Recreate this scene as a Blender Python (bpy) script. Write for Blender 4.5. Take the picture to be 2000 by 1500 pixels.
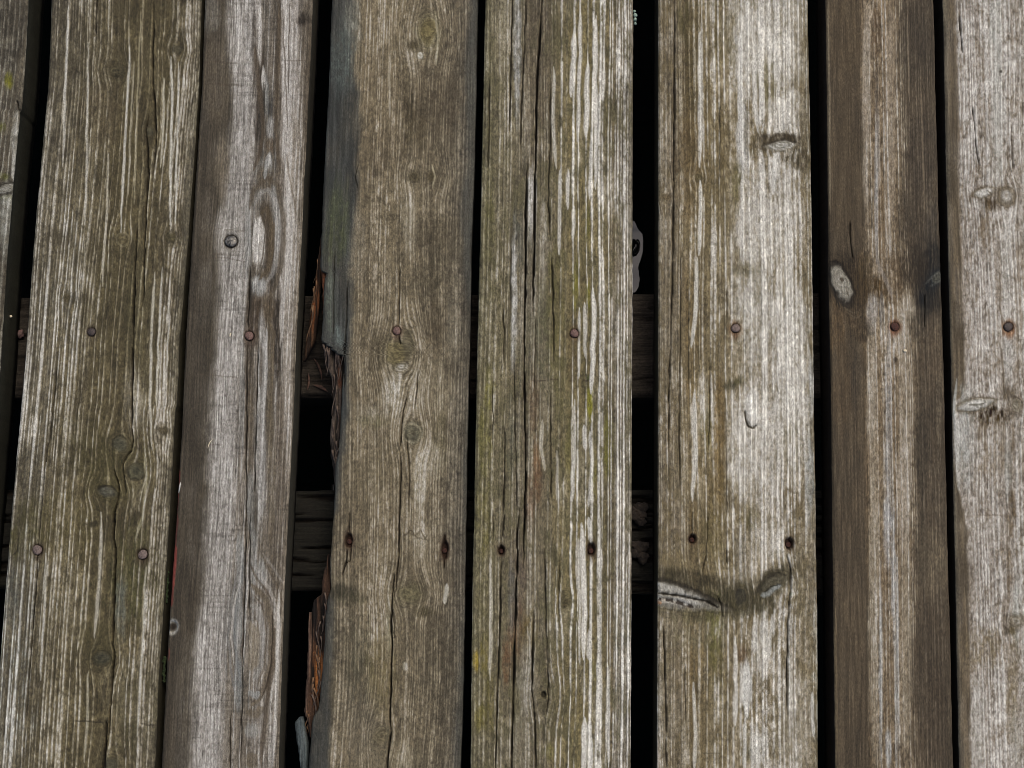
import bpy, math
import numpy as np
from mathutils import Matrix, Vector

for _o in list(bpy.data.objects):
    bpy.data.objects.remove(_o)
scene = bpy.context.scene
COL = scene.collection

# ------------------------------------------------------------------ camera, sky, sun, exposure
CAM_H = 1.35
PITCH = math.radians(8.38)
ROLL = math.radians(1.19)
LENS, SENSOR = 50.0, 36.0
FPX = 2000.0 * LENS / SENSOR
_f = np.array((0.0, math.sin(PITCH), -math.cos(PITCH)))
_r0 = np.array((1.0, 0.0, 0.0))
_u0 = np.array((0.0, math.cos(PITCH), math.sin(PITCH)))
_r = math.cos(ROLL) * _r0 + math.sin(ROLL) * _u0
_u = -math.sin(ROLL) * _r0 + math.cos(ROLL) * _u0

cam_data = bpy.data.cameras.new('camera')
cam_data.lens = LENS
cam_data.sensor_width = SENSOR
cam_data.clip_start = 0.05
cam_data.clip_end = 200.0
cam = bpy.data.objects.new('camera', cam_data)
COL.objects.link(cam)
M = Matrix(((_r[0], _u[0], -_f[0], 0), (_r[1], _u[1], -_f[1], 0), (_r[2], _u[2], -_f[2], CAM_H), (0, 0, 0, 1)))
cam.matrix_world = M
scene.camera = cam

SUN_EL, SUN_AZ = math.radians(62), math.radians(35)      # azimuth from +Y towards +X
world = bpy.data.worlds.new('World')
scene.world = world
world.use_nodes = True
wn = world.node_tree.nodes
sky = wn.new('ShaderNodeTexSky')
sky.sky_type = 'NISHITA'
sky.sun_disc = False
sky.sun_elevation = SUN_EL
sky.sun_rotation = SUN_AZ
sky.air_density = 1.0
sky.dust_density = 6.0
sky.ozone_density = 0.6
wn['Background'].inputs['Strength'].default_value = 0.15
world.node_tree.links.new(sky.outputs['Color'], wn['Background'].inputs['Color'])

sun_data = bpy.data.lights.new('sun', 'SUN')
sun_data.energy = 0.7
sun_data.angle = math.radians(24)
sun_data.color = (1.0, 0.95, 0.88)
sun = bpy.data.objects.new('sun', sun_data)
COL.objects.link(sun)
_d = Vector((math.cos(SUN_EL) * math.sin(SUN_AZ), math.cos(SUN_EL) * math.cos(SUN_AZ), math.sin(SUN_EL)))
sun.rotation_euler = _d.to_track_quat('Z', 'Y').to_euler()
sun.location = _d * 6

scene.view_settings.view_transform = 'Standard'
scene.view_settings.look = 'None'
scene.view_settings.exposure = 0.22
scene.view_settings.gamma = 1.0
scene.view_settings.use_curve_mapping = False
scene.cycles.pixel_filter_type = 'BLACKMAN_HARRIS'
scene.cycles.filter_width = 0.75

# ------------------------------------------------------------------ helpers
def place(px, py, z=0.0):
    """deck drawing coordinates (a 2000 x 1500 plan of the deck as surveyed) -> metres on the level z"""
    px = np.asarray(px, float); py = np.asarray(py, float)
    a = (px - 1000.0) / FPX; b = (750.0 - py) / FPX
    dx = a * _r[0] + b * _u[0] + _f[0]
    dy = a * _r[1] + b * _u[1] + _f[1]
    dz = a * _r[2] + b * _u[2] + _f[2]
    t = (z - CAM_H) / dz
    return dx * t, dy * t

MPP = CAM_H / FPX          # about half a millimetre: one drawing unit on the deck

_rng = np.random.default_rng(7)
_TAB = _rng.random((64, 128, 128)).astype(np.float32)

def vn(x, y, seed=0):
    x = np.asarray(x, float); y = np.asarray(y, float)
    ix = np.floor(x).astype(np.int64); iy = np.floor(y).astype(np.int64)
    fx = x - ix; fy = y - iy
    fx = fx * fx * (3 - 2 * fx); fy = fy * fy * (3 - 2 * fy)
    T = _TAB[seed % 64]
    x0 = ix & 127; x1 = (ix + 1) & 127; y0 = iy & 127; y1 = (iy + 1) & 127
    a = T[x0, y0] * (1 - fx) + T[x1, y0] * fx
    b = T[x0, y1] * (1 - fx) + T[x1, y1] * fx
    return a * (1 - fy) + b * fy

def fbm(x, y, seed=0, octaves=3, gain=0.5):
    s = 0.0; a = 1.0; n = 0.0
    for o in range(octaves):
        s = s + a * vn(x * 2 ** o + 17.3 * o, y * 2 ** o + 9.1 * o, seed + o)
        n += a; a *= gain
    return s / n

def sstep(a, b, x):
    t = np.clip((x - a) / (b - a), 0, 1)
    return t * t * (3 - 2 * t)

ALB = 0.80                  # drawing colour (linear) -> albedo
def C(r, g=None, b=None):
    if g is None:
        r, g, b = r
    v = np.array((r, g, b), float) / 255.0
    return np.where(v <= 0.04045, v / 12.92, ((v + 0.055) / 1.055) ** 2.4) * ALB

def tag(o, label=None, cat=None, group=None, kind=None):
    if label: o['label'] = label
    if cat: o['category'] = cat
    if group: o['group'] = group
    if kind: o['kind'] = kind
    return o

def link(name, me, parent=None, mat=None):
    o = bpy.data.objects.new(name, me)
    COL.objects.link(o)
    if parent is not None: o.parent = parent
    if mat is not None: me.materials.append(mat)
    return o

def grid_mesh(name, P, wrap=False, color=None, flow=None, caps=False, smooth=True):
    """P: (rows, cols, 3)"""
    R, K, _ = P.shape
    idx = np.arange(R * K).reshape(R, K)
    if wrap:
        nxt = np.roll(idx, -1, axis=1)
        a, b, c, d = idx[:-1], nxt[:-1], nxt[1:], idx[1:]
    else:
        a, b, c, d = idx[:-1, :-1], idx[:-1, 1:], idx[1:, 1:], idx[1:, :-1]
    q = np.stack([a, d, c, b], -1).reshape(-1, 4)
    loops = q.ravel(); starts = np.arange(len(q)) * 4
    if caps:
        loops = np.concatenate([loops, idx[0], idx[-1][::-1]])
        starts = np.concatenate([starts, [len(q) * 4, len(q) * 4 + K]])
    me = bpy.data.meshes.new(name)
    me.vertices.add(R * K); me.vertices.foreach_set('co', P.astype(np.float32).ravel())
    me.loops.add(len(loops)); me.loops.foreach_set('vertex_index', loops.astype(np.int32))
    me.polygons.add(len(starts)); me.polygons.foreach_set('loop_start', starts.astype(np.int32))
    me.polygons.foreach_set('use_smooth', np.full(len(starts), smooth))
    me.update(calc_edges=True)
    if color is not None:
        at = me.attributes.new('tint', 'FLOAT_COLOR', 'POINT')
        c4 = np.ones((R * K, 4), np.float32); c4[:, :3] = np.clip(color.reshape(-1, 3), 0.002, 0.95)
        at.data.foreach_set('color', c4.ravel())
    if flow is not None:
        at = me.attributes.new('flow', 'FLOAT_VECTOR', 'POINT')
        at.data.foreach_set('vector', flow.astype(np.float32).reshape(-1))
    return me

# ------------------------------------------------------------------ materials
def wood_material(name='weathered_wood', streak=0.36, bump=0.35, rough=0.82):
    m = bpy.data.materials.new(name); m.use_nodes = True
    nt = m.node_tree; N = nt.nodes; L = nt.links
    bs = N['Principled BSDF']
    tint = N.new('ShaderNodeAttribute'); tint.attribute_name = 'tint'
    flow = N.new('ShaderNodeAttribute'); flow.attribute_name = 'flow'
    def noise(sc, detail, rg):
        mp = N.new('ShaderNodeVectorMath'); mp.operation = 'MULTIPLY'
        mp.inputs[1].default_value = sc
        L.new(flow.outputs['Vector'], mp.inputs[0])
        n = N.new('ShaderNodeTexNoise'); n.inputs['Scale'].default_value = 1.0
        n.inputs['Detail'].default_value = detail; n.inputs['Roughness'].default_value = rg
        L.new(mp.outputs[0], n.inputs['Vector'])
        return n.outputs['Fac']
    def rng(src, a, b, c, d):
        r = N.new('ShaderNodeMapRange')
        for i, v in zip((1, 2, 3, 4), (a, b, c, d)): r.inputs[i].default_value = v
        L.new(src, r.inputs[0]); return r.outputs[0]
    n1 = noise((0.42, 0.012, 1.0), 3.0, 0.65)
    n2 = noise((0.34, 0.17, 1.0), 4.0, 0.75)
    n3 = noise((0.8, 0.33, 1.0), 2.0, 0.6)
    f1 = rng(n1, 0.32, 0.68, 1 - streak * 0.5, 1 + streak * 0.5)
    f2 = rng(n2, 0.32, 0.66, 0.6, 1.34)
    f3 = rng(n3, 0.3, 0.7, 0.72, 1.26)
    a = N.new('ShaderNodeMath'); a.operation = 'MULTIPLY'; L.new(f1, a.inputs[0]); L.new(f2, a.inputs[1])
    b = N.new('ShaderNodeMath'); b.operation = 'MULTIPLY'; L.new(a.outputs[0], b.inputs[0]); L.new(f3, b.inputs[1])
    mul = N.new('ShaderNodeVectorMath'); mul.operation = 'SCALE'
    L.new(tint.outputs['Color'], mul.inputs[0]); L.new(b.outputs[0], mul.inputs['Scale'])
    L.new(mul.outputs[0], bs.inputs['Base Color'])
    bs.inputs['Roughness'].default_value = rough
    bs.inputs['Specular IOR Level'].default_value = 0.22
    add = N.new('ShaderNodeMath'); add.operation = 'ADD'; L.new(n1, add.inputs[0]); L.new(n3, add.inputs[1])
    add2 = N.new('ShaderNodeMath'); add2.operation = 'ADD'; L.new(add.outputs[0], add2.inputs[0]); L.new(n2, add2.inputs[1])
    bp = N.new('ShaderNodeBump'); bp.inputs['Strength'].default_value = bump; bp.inputs['Distance'].default_value = 0.0008
    L.new(add2.outputs[0], bp.inputs['Height']); L.new(bp.outputs[0], bs.inputs['Normal'])
    return m

def rust_material(name, c1, c2, metal=0.2, rough=0.6, scale=900):
    m = bpy.data.materials.new(name); m.use_nodes = True
    nt = m.node_tree; N = nt.nodes; L = nt.links; bs = N['Principled BSDF']
    tc = N.new('ShaderNodeTexCoord'); n = N.new('ShaderNodeTexNoise')
    n.inputs['Scale'].default_value = scale; n.inputs['Detail'].default_value = 4
    L.new(tc.outputs['Object'], n.inputs['Vector'])
    cr = N.new('ShaderNodeValToRGB')
    cr.color_ramp.elements[0].position = 0.35; cr.color_ramp.elements[0].color = (*C(c1), 1)
    cr.color_ramp.elements[1].position = 0.68; cr.color_ramp.elements[1].color = (*C(c2), 1)
    L.new(n.outputs['Fac'], cr.inputs[0]); L.new(cr.outputs[0], bs.inputs['Base Color'])
    bs.inputs['Metallic'].default_value = metal; bs.inputs['Roughness'].default_value = rough
    bp = N.new('ShaderNodeBump'); bp.inputs['Strength'].default_value = 0.6; bp.inputs['Distance'].default_value = 0.0006
    L.new(n.outputs['Fac'], bp.inputs['Height']); L.new(bp.outputs[0], bs.inputs['Normal'])
    return m

WOOD = wood_material()
ROT = wood_material('rotten_wood', 0.9, 0.8, 0.9)
NAIL_GREY = rust_material('nail_grey_rust', (62, 50, 44), (120, 104, 96))
NAIL_DARK = rust_material('nail_dark_rust', (30, 25, 23), (62, 50, 44))
NAIL_RED = rust_material('nail_red_rust', (62, 42, 36), (112, 84, 74))
NAIL_DEEP = rust_material('nail_deep_rust', (34, 18, 12), (74, 38, 24), 0.0, 0.9)
SCREW = rust_material('bare_steel', (46, 46, 44), (120, 118, 112), 0.7, 0.42, 500)
DIRT = rust_material('dirt', (28, 23, 18), (56, 47, 37), 0, 0.95, 260)
MOSS = rust_material('moss', (22, 32, 12), (48, 64, 22), 0, 0.95, 700)
LICHEN = rust_material('pale_lichen', (104, 126, 112), (164, 182, 166), 0, 0.95, 500)
CHIP = rust_material('wood_chip', (44, 30, 23), (88, 62, 47), 0, 0.85, 300)
STRAW = rust_material('straw', (196, 182, 150), (232, 222, 196), 0, 0.8, 400)
PEBBLE = rust_material('pink_stone', (72, 54, 50), (112, 86, 80), 0, 0.8, 300)

# ------------------------------------------------------------------ the painter of a plank
THICK = 0.048
PIVOT, GAM = 0.17, 1.15
W0 = 300.0

def lerp(c, col, m):
    return c + (col - c) * m[..., None]

def interp_stops(s, table, k):
    xs = [r[0] for r in table]
    v = np.array([r[k] for r in table], float)
    if v.ndim == 1:
        return np.interp(s, xs, v)
    return np.stack([np.interp(s, xs, v[:, i]) for i in range(3)], -1)

def ring_table(rng, spacing, wide, dens=1.0):
    xs = np.arange(-160, W0 + 160, 0.25)
    R = np.zeros_like(xs); ident = np.zeros_like(xs)
    p = -160.0; k = 0; last = -160.0
    sx = [a * W0 for a, _ in spacing]; sv = [b for _, b in spacing]
    while p < W0 + 160:
        sp = np.interp(p, sx, sv) * rng.uniform(0.6, 1.45) * dens
        w = min(sp * rng.uniform(0.17, 0.42), rng.uniform(1.2, 2.7) * wide) if rng.random() > 0.07 else min(sp * 0.42, rng.uniform(2.5, 5.0) * wide)
        amp = rng.uniform(0.5, 1.0)
        d = xs - p
        w2 = np.where(d < 0, w * 0.75, w * 1.35)
        R = np.maximum(R, amp * np.exp(-np.abs(d / w2) ** 1.7))
        ident[(xs >= p - sp * 0.5)] = k * 1.37
        p += sp; k += 1
    return xs, R, ident

def poly_dist(poly, X, Y):
    """distance and position along an open polyline, on 2D arrays"""
    pts = np.array(poly, float)
    seg = np.hypot(*(pts[1:] - pts[:-1]).T); tot = seg.sum(); acc = 0.0
    best = np.full(X.shape, 1e9); tt = np.zeros(X.shape)
    for i in range(len(pts) - 1):
        ax, ay = pts[i]; bx, by = pts[i + 1]
        ex, ey = bx - ax, by - ay
        t = np.clip(((X - ax) * ex + (Y - ay) * ey) / max(ex * ex + ey * ey, 1e-9), 0, 1)
        d = np.hypot(X - ax - t * ex, Y - ay - t * ey)
        k = d < best
        best = np.where(k, d, best); tt = np.where(k, (acc + t * seg[i]) / tot, tt)
        acc += seg[i]
    return best, tt

def paint(spec, X, Y, S, seed):
    rng = np.random.default_rng(seed * 13 + 5)
    u = S * W0
    wa = spec.get('wander', 7.0)
    u = u + wa * 2 * (vn(S * 2.2 + seed * 3.1, Y / 330.0, seed) - 0.5)
    u = u + wa * 0.22 * (vn(S * 5 + seed, Y / 140.0, seed + 3) - 0.5)
    u = u + 0.5 * (vn(X / 9.0, Y / 70.0, seed + 5) - 0.5)
    for kn in spec.get('knots', []):
        x, y, rx, ry = kn['at']; wp = kn.get('warp', 0.8)
        a = kn.get('wa', 1.9) * 0.8; b = kn.get('wb', 2.6) * 0.85; wp = wp * 0.92
        dx = X - x; dy = Y - y
        w = np.exp(-(dx / (a * rx + 5)) ** 2 - (dy / (b * ry + 6)) ** 2)
        u = u - dx * wp * w
    for (x, y, rx, ry, amt) in spec.get('bends', []):
        u = u - amt * np.exp(-((X - x) / rx) ** 2 - ((Y - y) / ry) ** 2)
    xs, RT, ID = ring_table(rng, spec['spacing'], spec.get('wide', 1.0), spec.get('dens', 1.0))
    R = np.interp(u, xs, RT); idn = np.floor(np.interp(u, xs, ID) / 1.37 + 0.5)
    # each ridge fades in and out along its length; the bleached tops break up where grime sits
    life = vn(idn * 1.37 + 0.5, Y / spec.get('life', 150.0) + idn * 0.37, seed + 7)
    blot = fbm(u / spec.get('bu', 34.0), Y / spec.get('bv', 120.0), seed + 9, 3)
    fine = fbm(u / 5.0, Y / 26.0, seed + 12, 2)
    Xr = X * 0.83 + Y * 0.33; Yr = Y * 0.75 - X * 0.48
    grit = fbm(Xr / 3.3, Yr / 5.2, seed + 14, 2)
    nib = fbm(u / 4.2, Y / 13.0, seed + 11, 3)
    mould = fbm(u / 16.0, Y / 42.0, seed + 18, 4, 0.62)
    wearf = 0.46 * life + 0.28 * blot + 0.10 * fine + 0.16 * (1 - mould) + 0.07 * (nib - 0.5)
    thr = spec.get('wear', 0.40) + 0.15 + 1.7 * (0.5 - wearf)
    s01 = u / W0
    bg = interp_stops(s01, spec['stops'], 1); rc = interp_stops(s01, spec['stops'], 2)
    con = interp_stops(s01, spec['stops'], 3)
    rw = (0.26 * R + 0.74 * sstep(-0.14, 0.18, R - thr)) * (0.78 + 0.42 * fine)
    flat = sstep(0.5, 0.78, blot) * spec.get('flat', 0.35)
    mixv = np.clip(rw * con + flat * (0.35 + 0.4 * fine), 0, 1)
    c = lerp(bg, rc, mixv)
    c = c * (0.70 + 0.6 * fbm(u / 60.0, Y / 210.0, seed + 17, 3))[..., None]
    mott = fbm(u / 6.0 + Y / 47.0, Y / 13.0, seed + 16, 3, 0.65)
    pep = sstep(0.55, 0.68, fbm(Xr / 5.0, Yr / 8.0, seed + 19, 3, 0.6)) * sstep(0.42, 0.62, mould)
    c = lerp(c, (C(spec['gcol']) * 0.62) if 'gcol' in spec else bg * 0.42, 0.62 * pep)
    gk = spec.get('gk', 1.0)
    c = c * ((1 + gk * (0.96 * grit - 0.48)) * (1 + gk * (0.56 * mott - 0.28)))[..., None]
    ln = spec.get('lines', 0.0)
    if ln:
        c = c * (1 + ln * (vn(u / 2.2 + 3.1, Y / 46.0, seed + 22) - 0.5) * (0.5 + vn(X / 30.0, Y / 60.0, seed + 23)) * 1.6)[..., None]
    gm = sstep(0.47, 0.64, 0.62 * mould + 0.38 * nib) * spec.get('grime', 0.75)
    gcol = C(spec['gcol']) if 'gcol' in spec else bg * 0.62
    c = lerp(c, gcol, gm * np.clip(1.1 - 0.55 * rw, 0, 1))
    dk = sstep(0.56, 0.70, fbm(u / spec.get('du', 4.5), Y / spec.get('dv', 30.0), seed + 21, 3))
    c = c * (1 - spec.get('dash', 0.3) * dk)[..., None]
    # across-the-grain saw marks
    sm = spec.get('saw', 0.0)
    if sm:
        k = sstep(0.66, 0.8, vn(X / 60.0, Y / 2.6, seed + 24)) * sstep(0.5, 0.7, vn(X / 90.0, Y / 40.0, seed + 25))
        c = c * (1 - sm * k)[..., None]
    tex = 0.78 + 0.5 * rw + 0.25 * (fine - 0.5)
    z = 0.75 * spec.get('relief', 0.00055) * (0.6 * R + 0.4 * rw - 0.4) + 0.0003 * (fine - 0.5) + 0.0012 * (blot - 0.5)

    for bd in spec.get('bands', []):
        xb = np.interp(Y, [p[0] for p in bd['edge']], [p[1] for p in bd['edge']])
        xb = xb + bd.get('wob', 6) * (fbm(Y / 40.0, X / 30.0, seed + 30, 3) - 0.5) * 2
        so = bd.get('soft', 7)
        dd = (X - xb) if bd['side'] == 'L' else (xb - X)
        m = 1 - sstep(-so, so, dd)
        if 'rows' in bd:
            y0, y1 = bd['rows']; m = m * sstep(y0 - 40, y0 + 40, Y) * (1 - sstep(y1 - 40, y1 + 40, Y))
        m = m * bd.get('st', 0.85) * (0.75 + 0.4 * fbm(X / 25.0, Y / 60.0, seed + 33, 3))
        m = np.clip(m, 0, 1)
        lines = 0.74 + 0.5 * sstep(0.3, 0.75, vn(u / bd.get('fine', 2.6), Y / 70.0, seed + 35)) * (0.4 + 1.0 * fbm(X / 18.0, Y / 30.0, seed + 36, 2))
        c = c + (C(bd['col']) * lines[..., None] - c) * m[..., None]
        z = z * (1 - 0.6 * m)

    for (xx, yy, rx, ry, col, st, *op) in spec.get('patches', []):
        o = op[0] if op else {}
        rows = np.where((Y[:, 0] > yy - 2 * max(rx, ry) - 5) & (Y[:, 0] < yy + 2 * max(rx, ry) + 5))[0]
        if not len(rows): continue
        q = slice(rows[0], rows[-1] + 1)
        ang = math.radians(o.get('rot', 0)); dx = X[q] - xx; dy = Y[q] - yy
        ex = dx * math.cos(ang) + dy * math.sin(ang); ey = -dx * math.sin(ang) + dy * math.cos(ang)
        d = np.sqrt((ex / rx) ** 2 + (ey / ry) ** 2)
        nz = o.get('noise', spec.get('pn', 0.7))
        d = d + nz * (fbm(u[q] / o.get('nu', 7.0), Y[q] / o.get('nv', 38.0), seed + 27, 4, 0.68) - 0.5) * 1.9
        so = o.get('soft', spec.get('ps', 0.5))
        m = (1 - sstep(1 - so, 1 + so, d)) * st
        if o.get('valley'): m = m * np.clip(1.15 - 1.1 * rw[q], 0, 1)
        if o.get('ridge'): m = m * np.clip(rw[q] * 1.3, 0, 1)
        m = m * (1 + min(1.0, nz / 0.7) * (-0.5 + 0.7 * sstep(0.32, 0.6, nib[q])))
        tx = 1 + (tex[q] - 1) * o.get('tex', 0.8)
        tx = tx * (0.7 + 0.6 * grit[q])
        cc_ = C(col); cc_ = cc_ * (cc_.mean() / 0.17) ** spec.get('pc', 0.12)
        c[q] = c[q] + (cc_ * tx[..., None] - c[q]) * m[..., None]

    for kn in spec.get('knots', []):
        x, y, rx, ry = kn['at']
        ang = math.radians(kn.get('rot', 0)); ext = 3.2 * max(rx, ry)
        rows = np.where(np.abs(Y[:, 0] - y) < ext)[0]
        if not len(rows): continue
        q = slice(rows[0], rows[-1] + 1)
        dx = X[q] - x; dy = Y[q] - y
        ex = dx * math.cos(ang) + dy * math.sin(ang); ey = -dx * math.sin(ang) + dy * math.cos(ang)
        d = np.sqrt((ex / rx) ** 2 + (ey / ry) ** 2)
        if kn.get('spindle'):
            d = (np.abs(ex / rx) ** 1.8 + np.abs(ey / (ry * np.clip(1 - (ex / rx) ** 2 * 0.35, 0.3, 1))) ** 1.9) ** 0.6
        d = d + 0.42 * (fbm(X[q] / 11.0, Y[q] / 11.0, seed + 44, 3) - 0.5)
        th = np.arctan2(ey / ry, ex / rx)
        halo = kn.get('halo')
        if halo is not None:
            hm = np.exp(-np.clip(d - 0.9, 0, 9) ** 2 / kn.get('hw', 0.5)) * kn.get('hs', 0.6)
            hm = hm * (0.55 + 0.8 * fbm(u[q] / 4.0, Y[q] / 9.0, seed + 46, 2))
            c[q] = lerp(c[q], C(halo) * tex[q][..., None], np.clip(hm, 0, 1))
        nr = kn.get('rings', 3.0)
        ring = 0.5 + 0.5 * np.sin(2 * math.pi * nr * d + 2.6 * fbm(X[q] / 6.0, Y[q] / 6.0, seed + 47, 2) + 0.3 * th)
        ci = C(kn['core']) + (C(kn.get('core2', kn['core'])) - C(kn['core'])) * (ring * kn.get('ra', 0.8))[..., None]
        ci = ci * (0.60 + 0.80 * fbm(Xr[q] / 3.4, Yr[q] / 4.0, seed + 48, 3))[..., None]
        if ci.mean() < 0.11: ci = ci * np.array((1.05, 0.99, 0.86))
        m = (1 - sstep(0.66, 1.18, d)) * kn.get('st', 0.82)
        c[q] = lerp(c[q], ci, m)
        arcs = sstep(0.62, 0.9, 0.5 + 0.5 * np.sin(2 * math.pi * d * kn.get('arcs', 2.6) + 3.0 * fbm(X[q] / 9.0, Y[q] / 9.0, seed + 49, 2)))
        am = arcs * np.exp(-((d - 1.25) / 0.55) ** 2) * kn.get('as', 0.45)
        c[q] = c[q] * (1 - 0.6 * am)[..., None]
        if kn.get('rim') is not None:
            up = 1.0
            if kn.get('rimdir') is not None:
                up = sstep(-0.25, 0.6, np.cos(th - math.radians(kn['rimdir'])))
            rm = np.exp(-((d - 1.0) / kn.get('rimw', 0.16)) ** 2) * up * kn.get('rs', 0.9)
            c[q] = lerp(c[q], C(kn['rim']), np.clip(rm, 0, 1))
            z[q] -= 0.0012 * rm
        z[q] += kn.get('dz', 0.0004) * m

    for st_ in spec.get('strokes', []):
        poly, wd, col, stg = st_[:4]; o = st_[4] if len(st_) > 4 else {}
        ys = [p[1] for p in poly]; pad = wd * 2 + 8
        rows = np.where((Y[:, 0] > min(ys) - pad) & (Y[:, 0] < max(ys) + pad))[0]
        if not len(rows): continue
        q = slice(rows[0], rows[-1] + 1)
        Xw = X[q] + 2.4 * (vn(Y[q] / 26.0, X[q] / 40.0, seed + 38) - 0.5)
        d, t = poly_dist(poly, Xw, Y[q])
        tp = np.clip(np.minimum(t, 1 - t) * o.get('taper', 6.0), 0.02, 1) ** 0.6
        nz = o.get('noise', 0.6)
        w = wd * tp * (1 - nz * 0.5 + nz * fbm(u[q] / 5.0, Y[q] / 30.0, seed + 40, 2))
        m = (1 - sstep(w * 0.45, w * 1.1 + 0.3, d)) * stg
        tx = 1 + (tex[q] - 1) * o.get('tex', 0.5)
        c[q] = c[q] + (C(col) * tx[..., None] - c[q]) * m[..., None]
        z[q] = z[q] + o.get('dz', 0.0) * m

    for ck in spec.get('cracks', []):
        poly, wd = ck[0], ck[1] * 0.66; dep = (ck[2] if len(ck) > 2 else 0.006) * min(1, wd / 2.2)
        ys = [p[1] for p in poly]
        rows = np.where((Y[:, 0] > min(ys) - 12) & (Y[:, 0] < max(ys) + 12))[0]
        if not len(rows): continue
        q = slice(rows[0], rows[-1] + 1)
        Xw = X[q] + 2.2 * (vn(Y[q] / 19.0, X[q] / 60.0, seed + 50) - 0.5)
        d, t = poly_dist(poly, Xw, Y[q])
        tp = np.clip(np.minimum(t, 1 - t) * 7, 0.0, 1) ** 0.5
        w = wd * tp * (0.25 + 1.3 * vn(Y[q] / 24.0, seed * 1.7 + wd, seed + 52))
        m = (1 - sstep(w * 0.35, w * 0.75 + 0.75, d)) * np.clip(tp * 1.2, 0, 1)
        c[q] = lerp(c[q], C(26, 21, 15), m * min(1, 0.5 + 0.22 * wd))
        z[q] -= dep * m
        z[q] += 0.0004 * np.exp(-(d / (w + 4)) ** 2) * (1 - m)

    for (x, y, r, ringcol, rs, *_n) in spec.get('nails', []):
        d = np.hypot(X - x, Y - y)
        sy = np.where(Y > y, 1.6, 1.15)
        d2 = np.hypot(X - x, (Y - y) / sy) + 5 * (fbm(u / 4.0, Y / 16.0, seed + 55, 2) - 0.5)
        c = lerp(c, C(ringcol) * tex[..., None], (1 - sstep(r * 0.9, r * 2.1, d2)) * rs)
        m = 1 - sstep(r * 1.05, r * 1.32, d)
        c = lerp(c, C(34, 25, 19), m * 0.85)
        z = z - 0.0016 * m
    for (x, y, rx, ry) in spec.get('holes', []):
        d = np.hypot((X - x) / rx, (Y - y) / ry) + 0.3 * (fbm(X / 5.0, Y / 9.0, seed + 57, 2) - 0.5)
        c = lerp(c, C(70, 50, 36), (1 - sstep(0.9, 1.9, d)) * 0.55)
        m = 1 - sstep(0.62, 1.06, d)
        c = lerp(c, C(52, 30, 21), m * 0.92)
        z = z - 0.008 * m
    lum = (c @ np.array((0.2126, 0.7152, 0.0722)))[..., None]
    g = (np.clip(lum, 1e-4, None) / PIVOT) ** (GAM - 1)
    c = c * np.clip(g, 0.2, 1.9); lum = lum * np.clip(g, 0.2, 1.9)
    l2 = np.where(lum > 0.27, 0.27 + (lum - 0.27) * 0.68, lum); c = c * (l2 / np.clip(lum, 1e-4, None)); lum = l2
    # sun bleached wood goes silver
    c = c + (lum * np.array((1.045, 0.988, 0.955)) - c) * np.clip(0.72 * sstep(0.10, 0.34, lum) + spec.get('silver', 0.0) * sstep(0.06, 0.13, lum), 0, 0.9)
    c = c * np.array((0.965, 1.015, 0.955))
    lum = (c @ np.array((0.2126, 0.7152, 0.0722)))[..., None]
    c = c + (lum * np.array((1.04, 0.995, 0.93)) - c) * spec.get('grey', 0.0)
    return c, z, u

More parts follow.
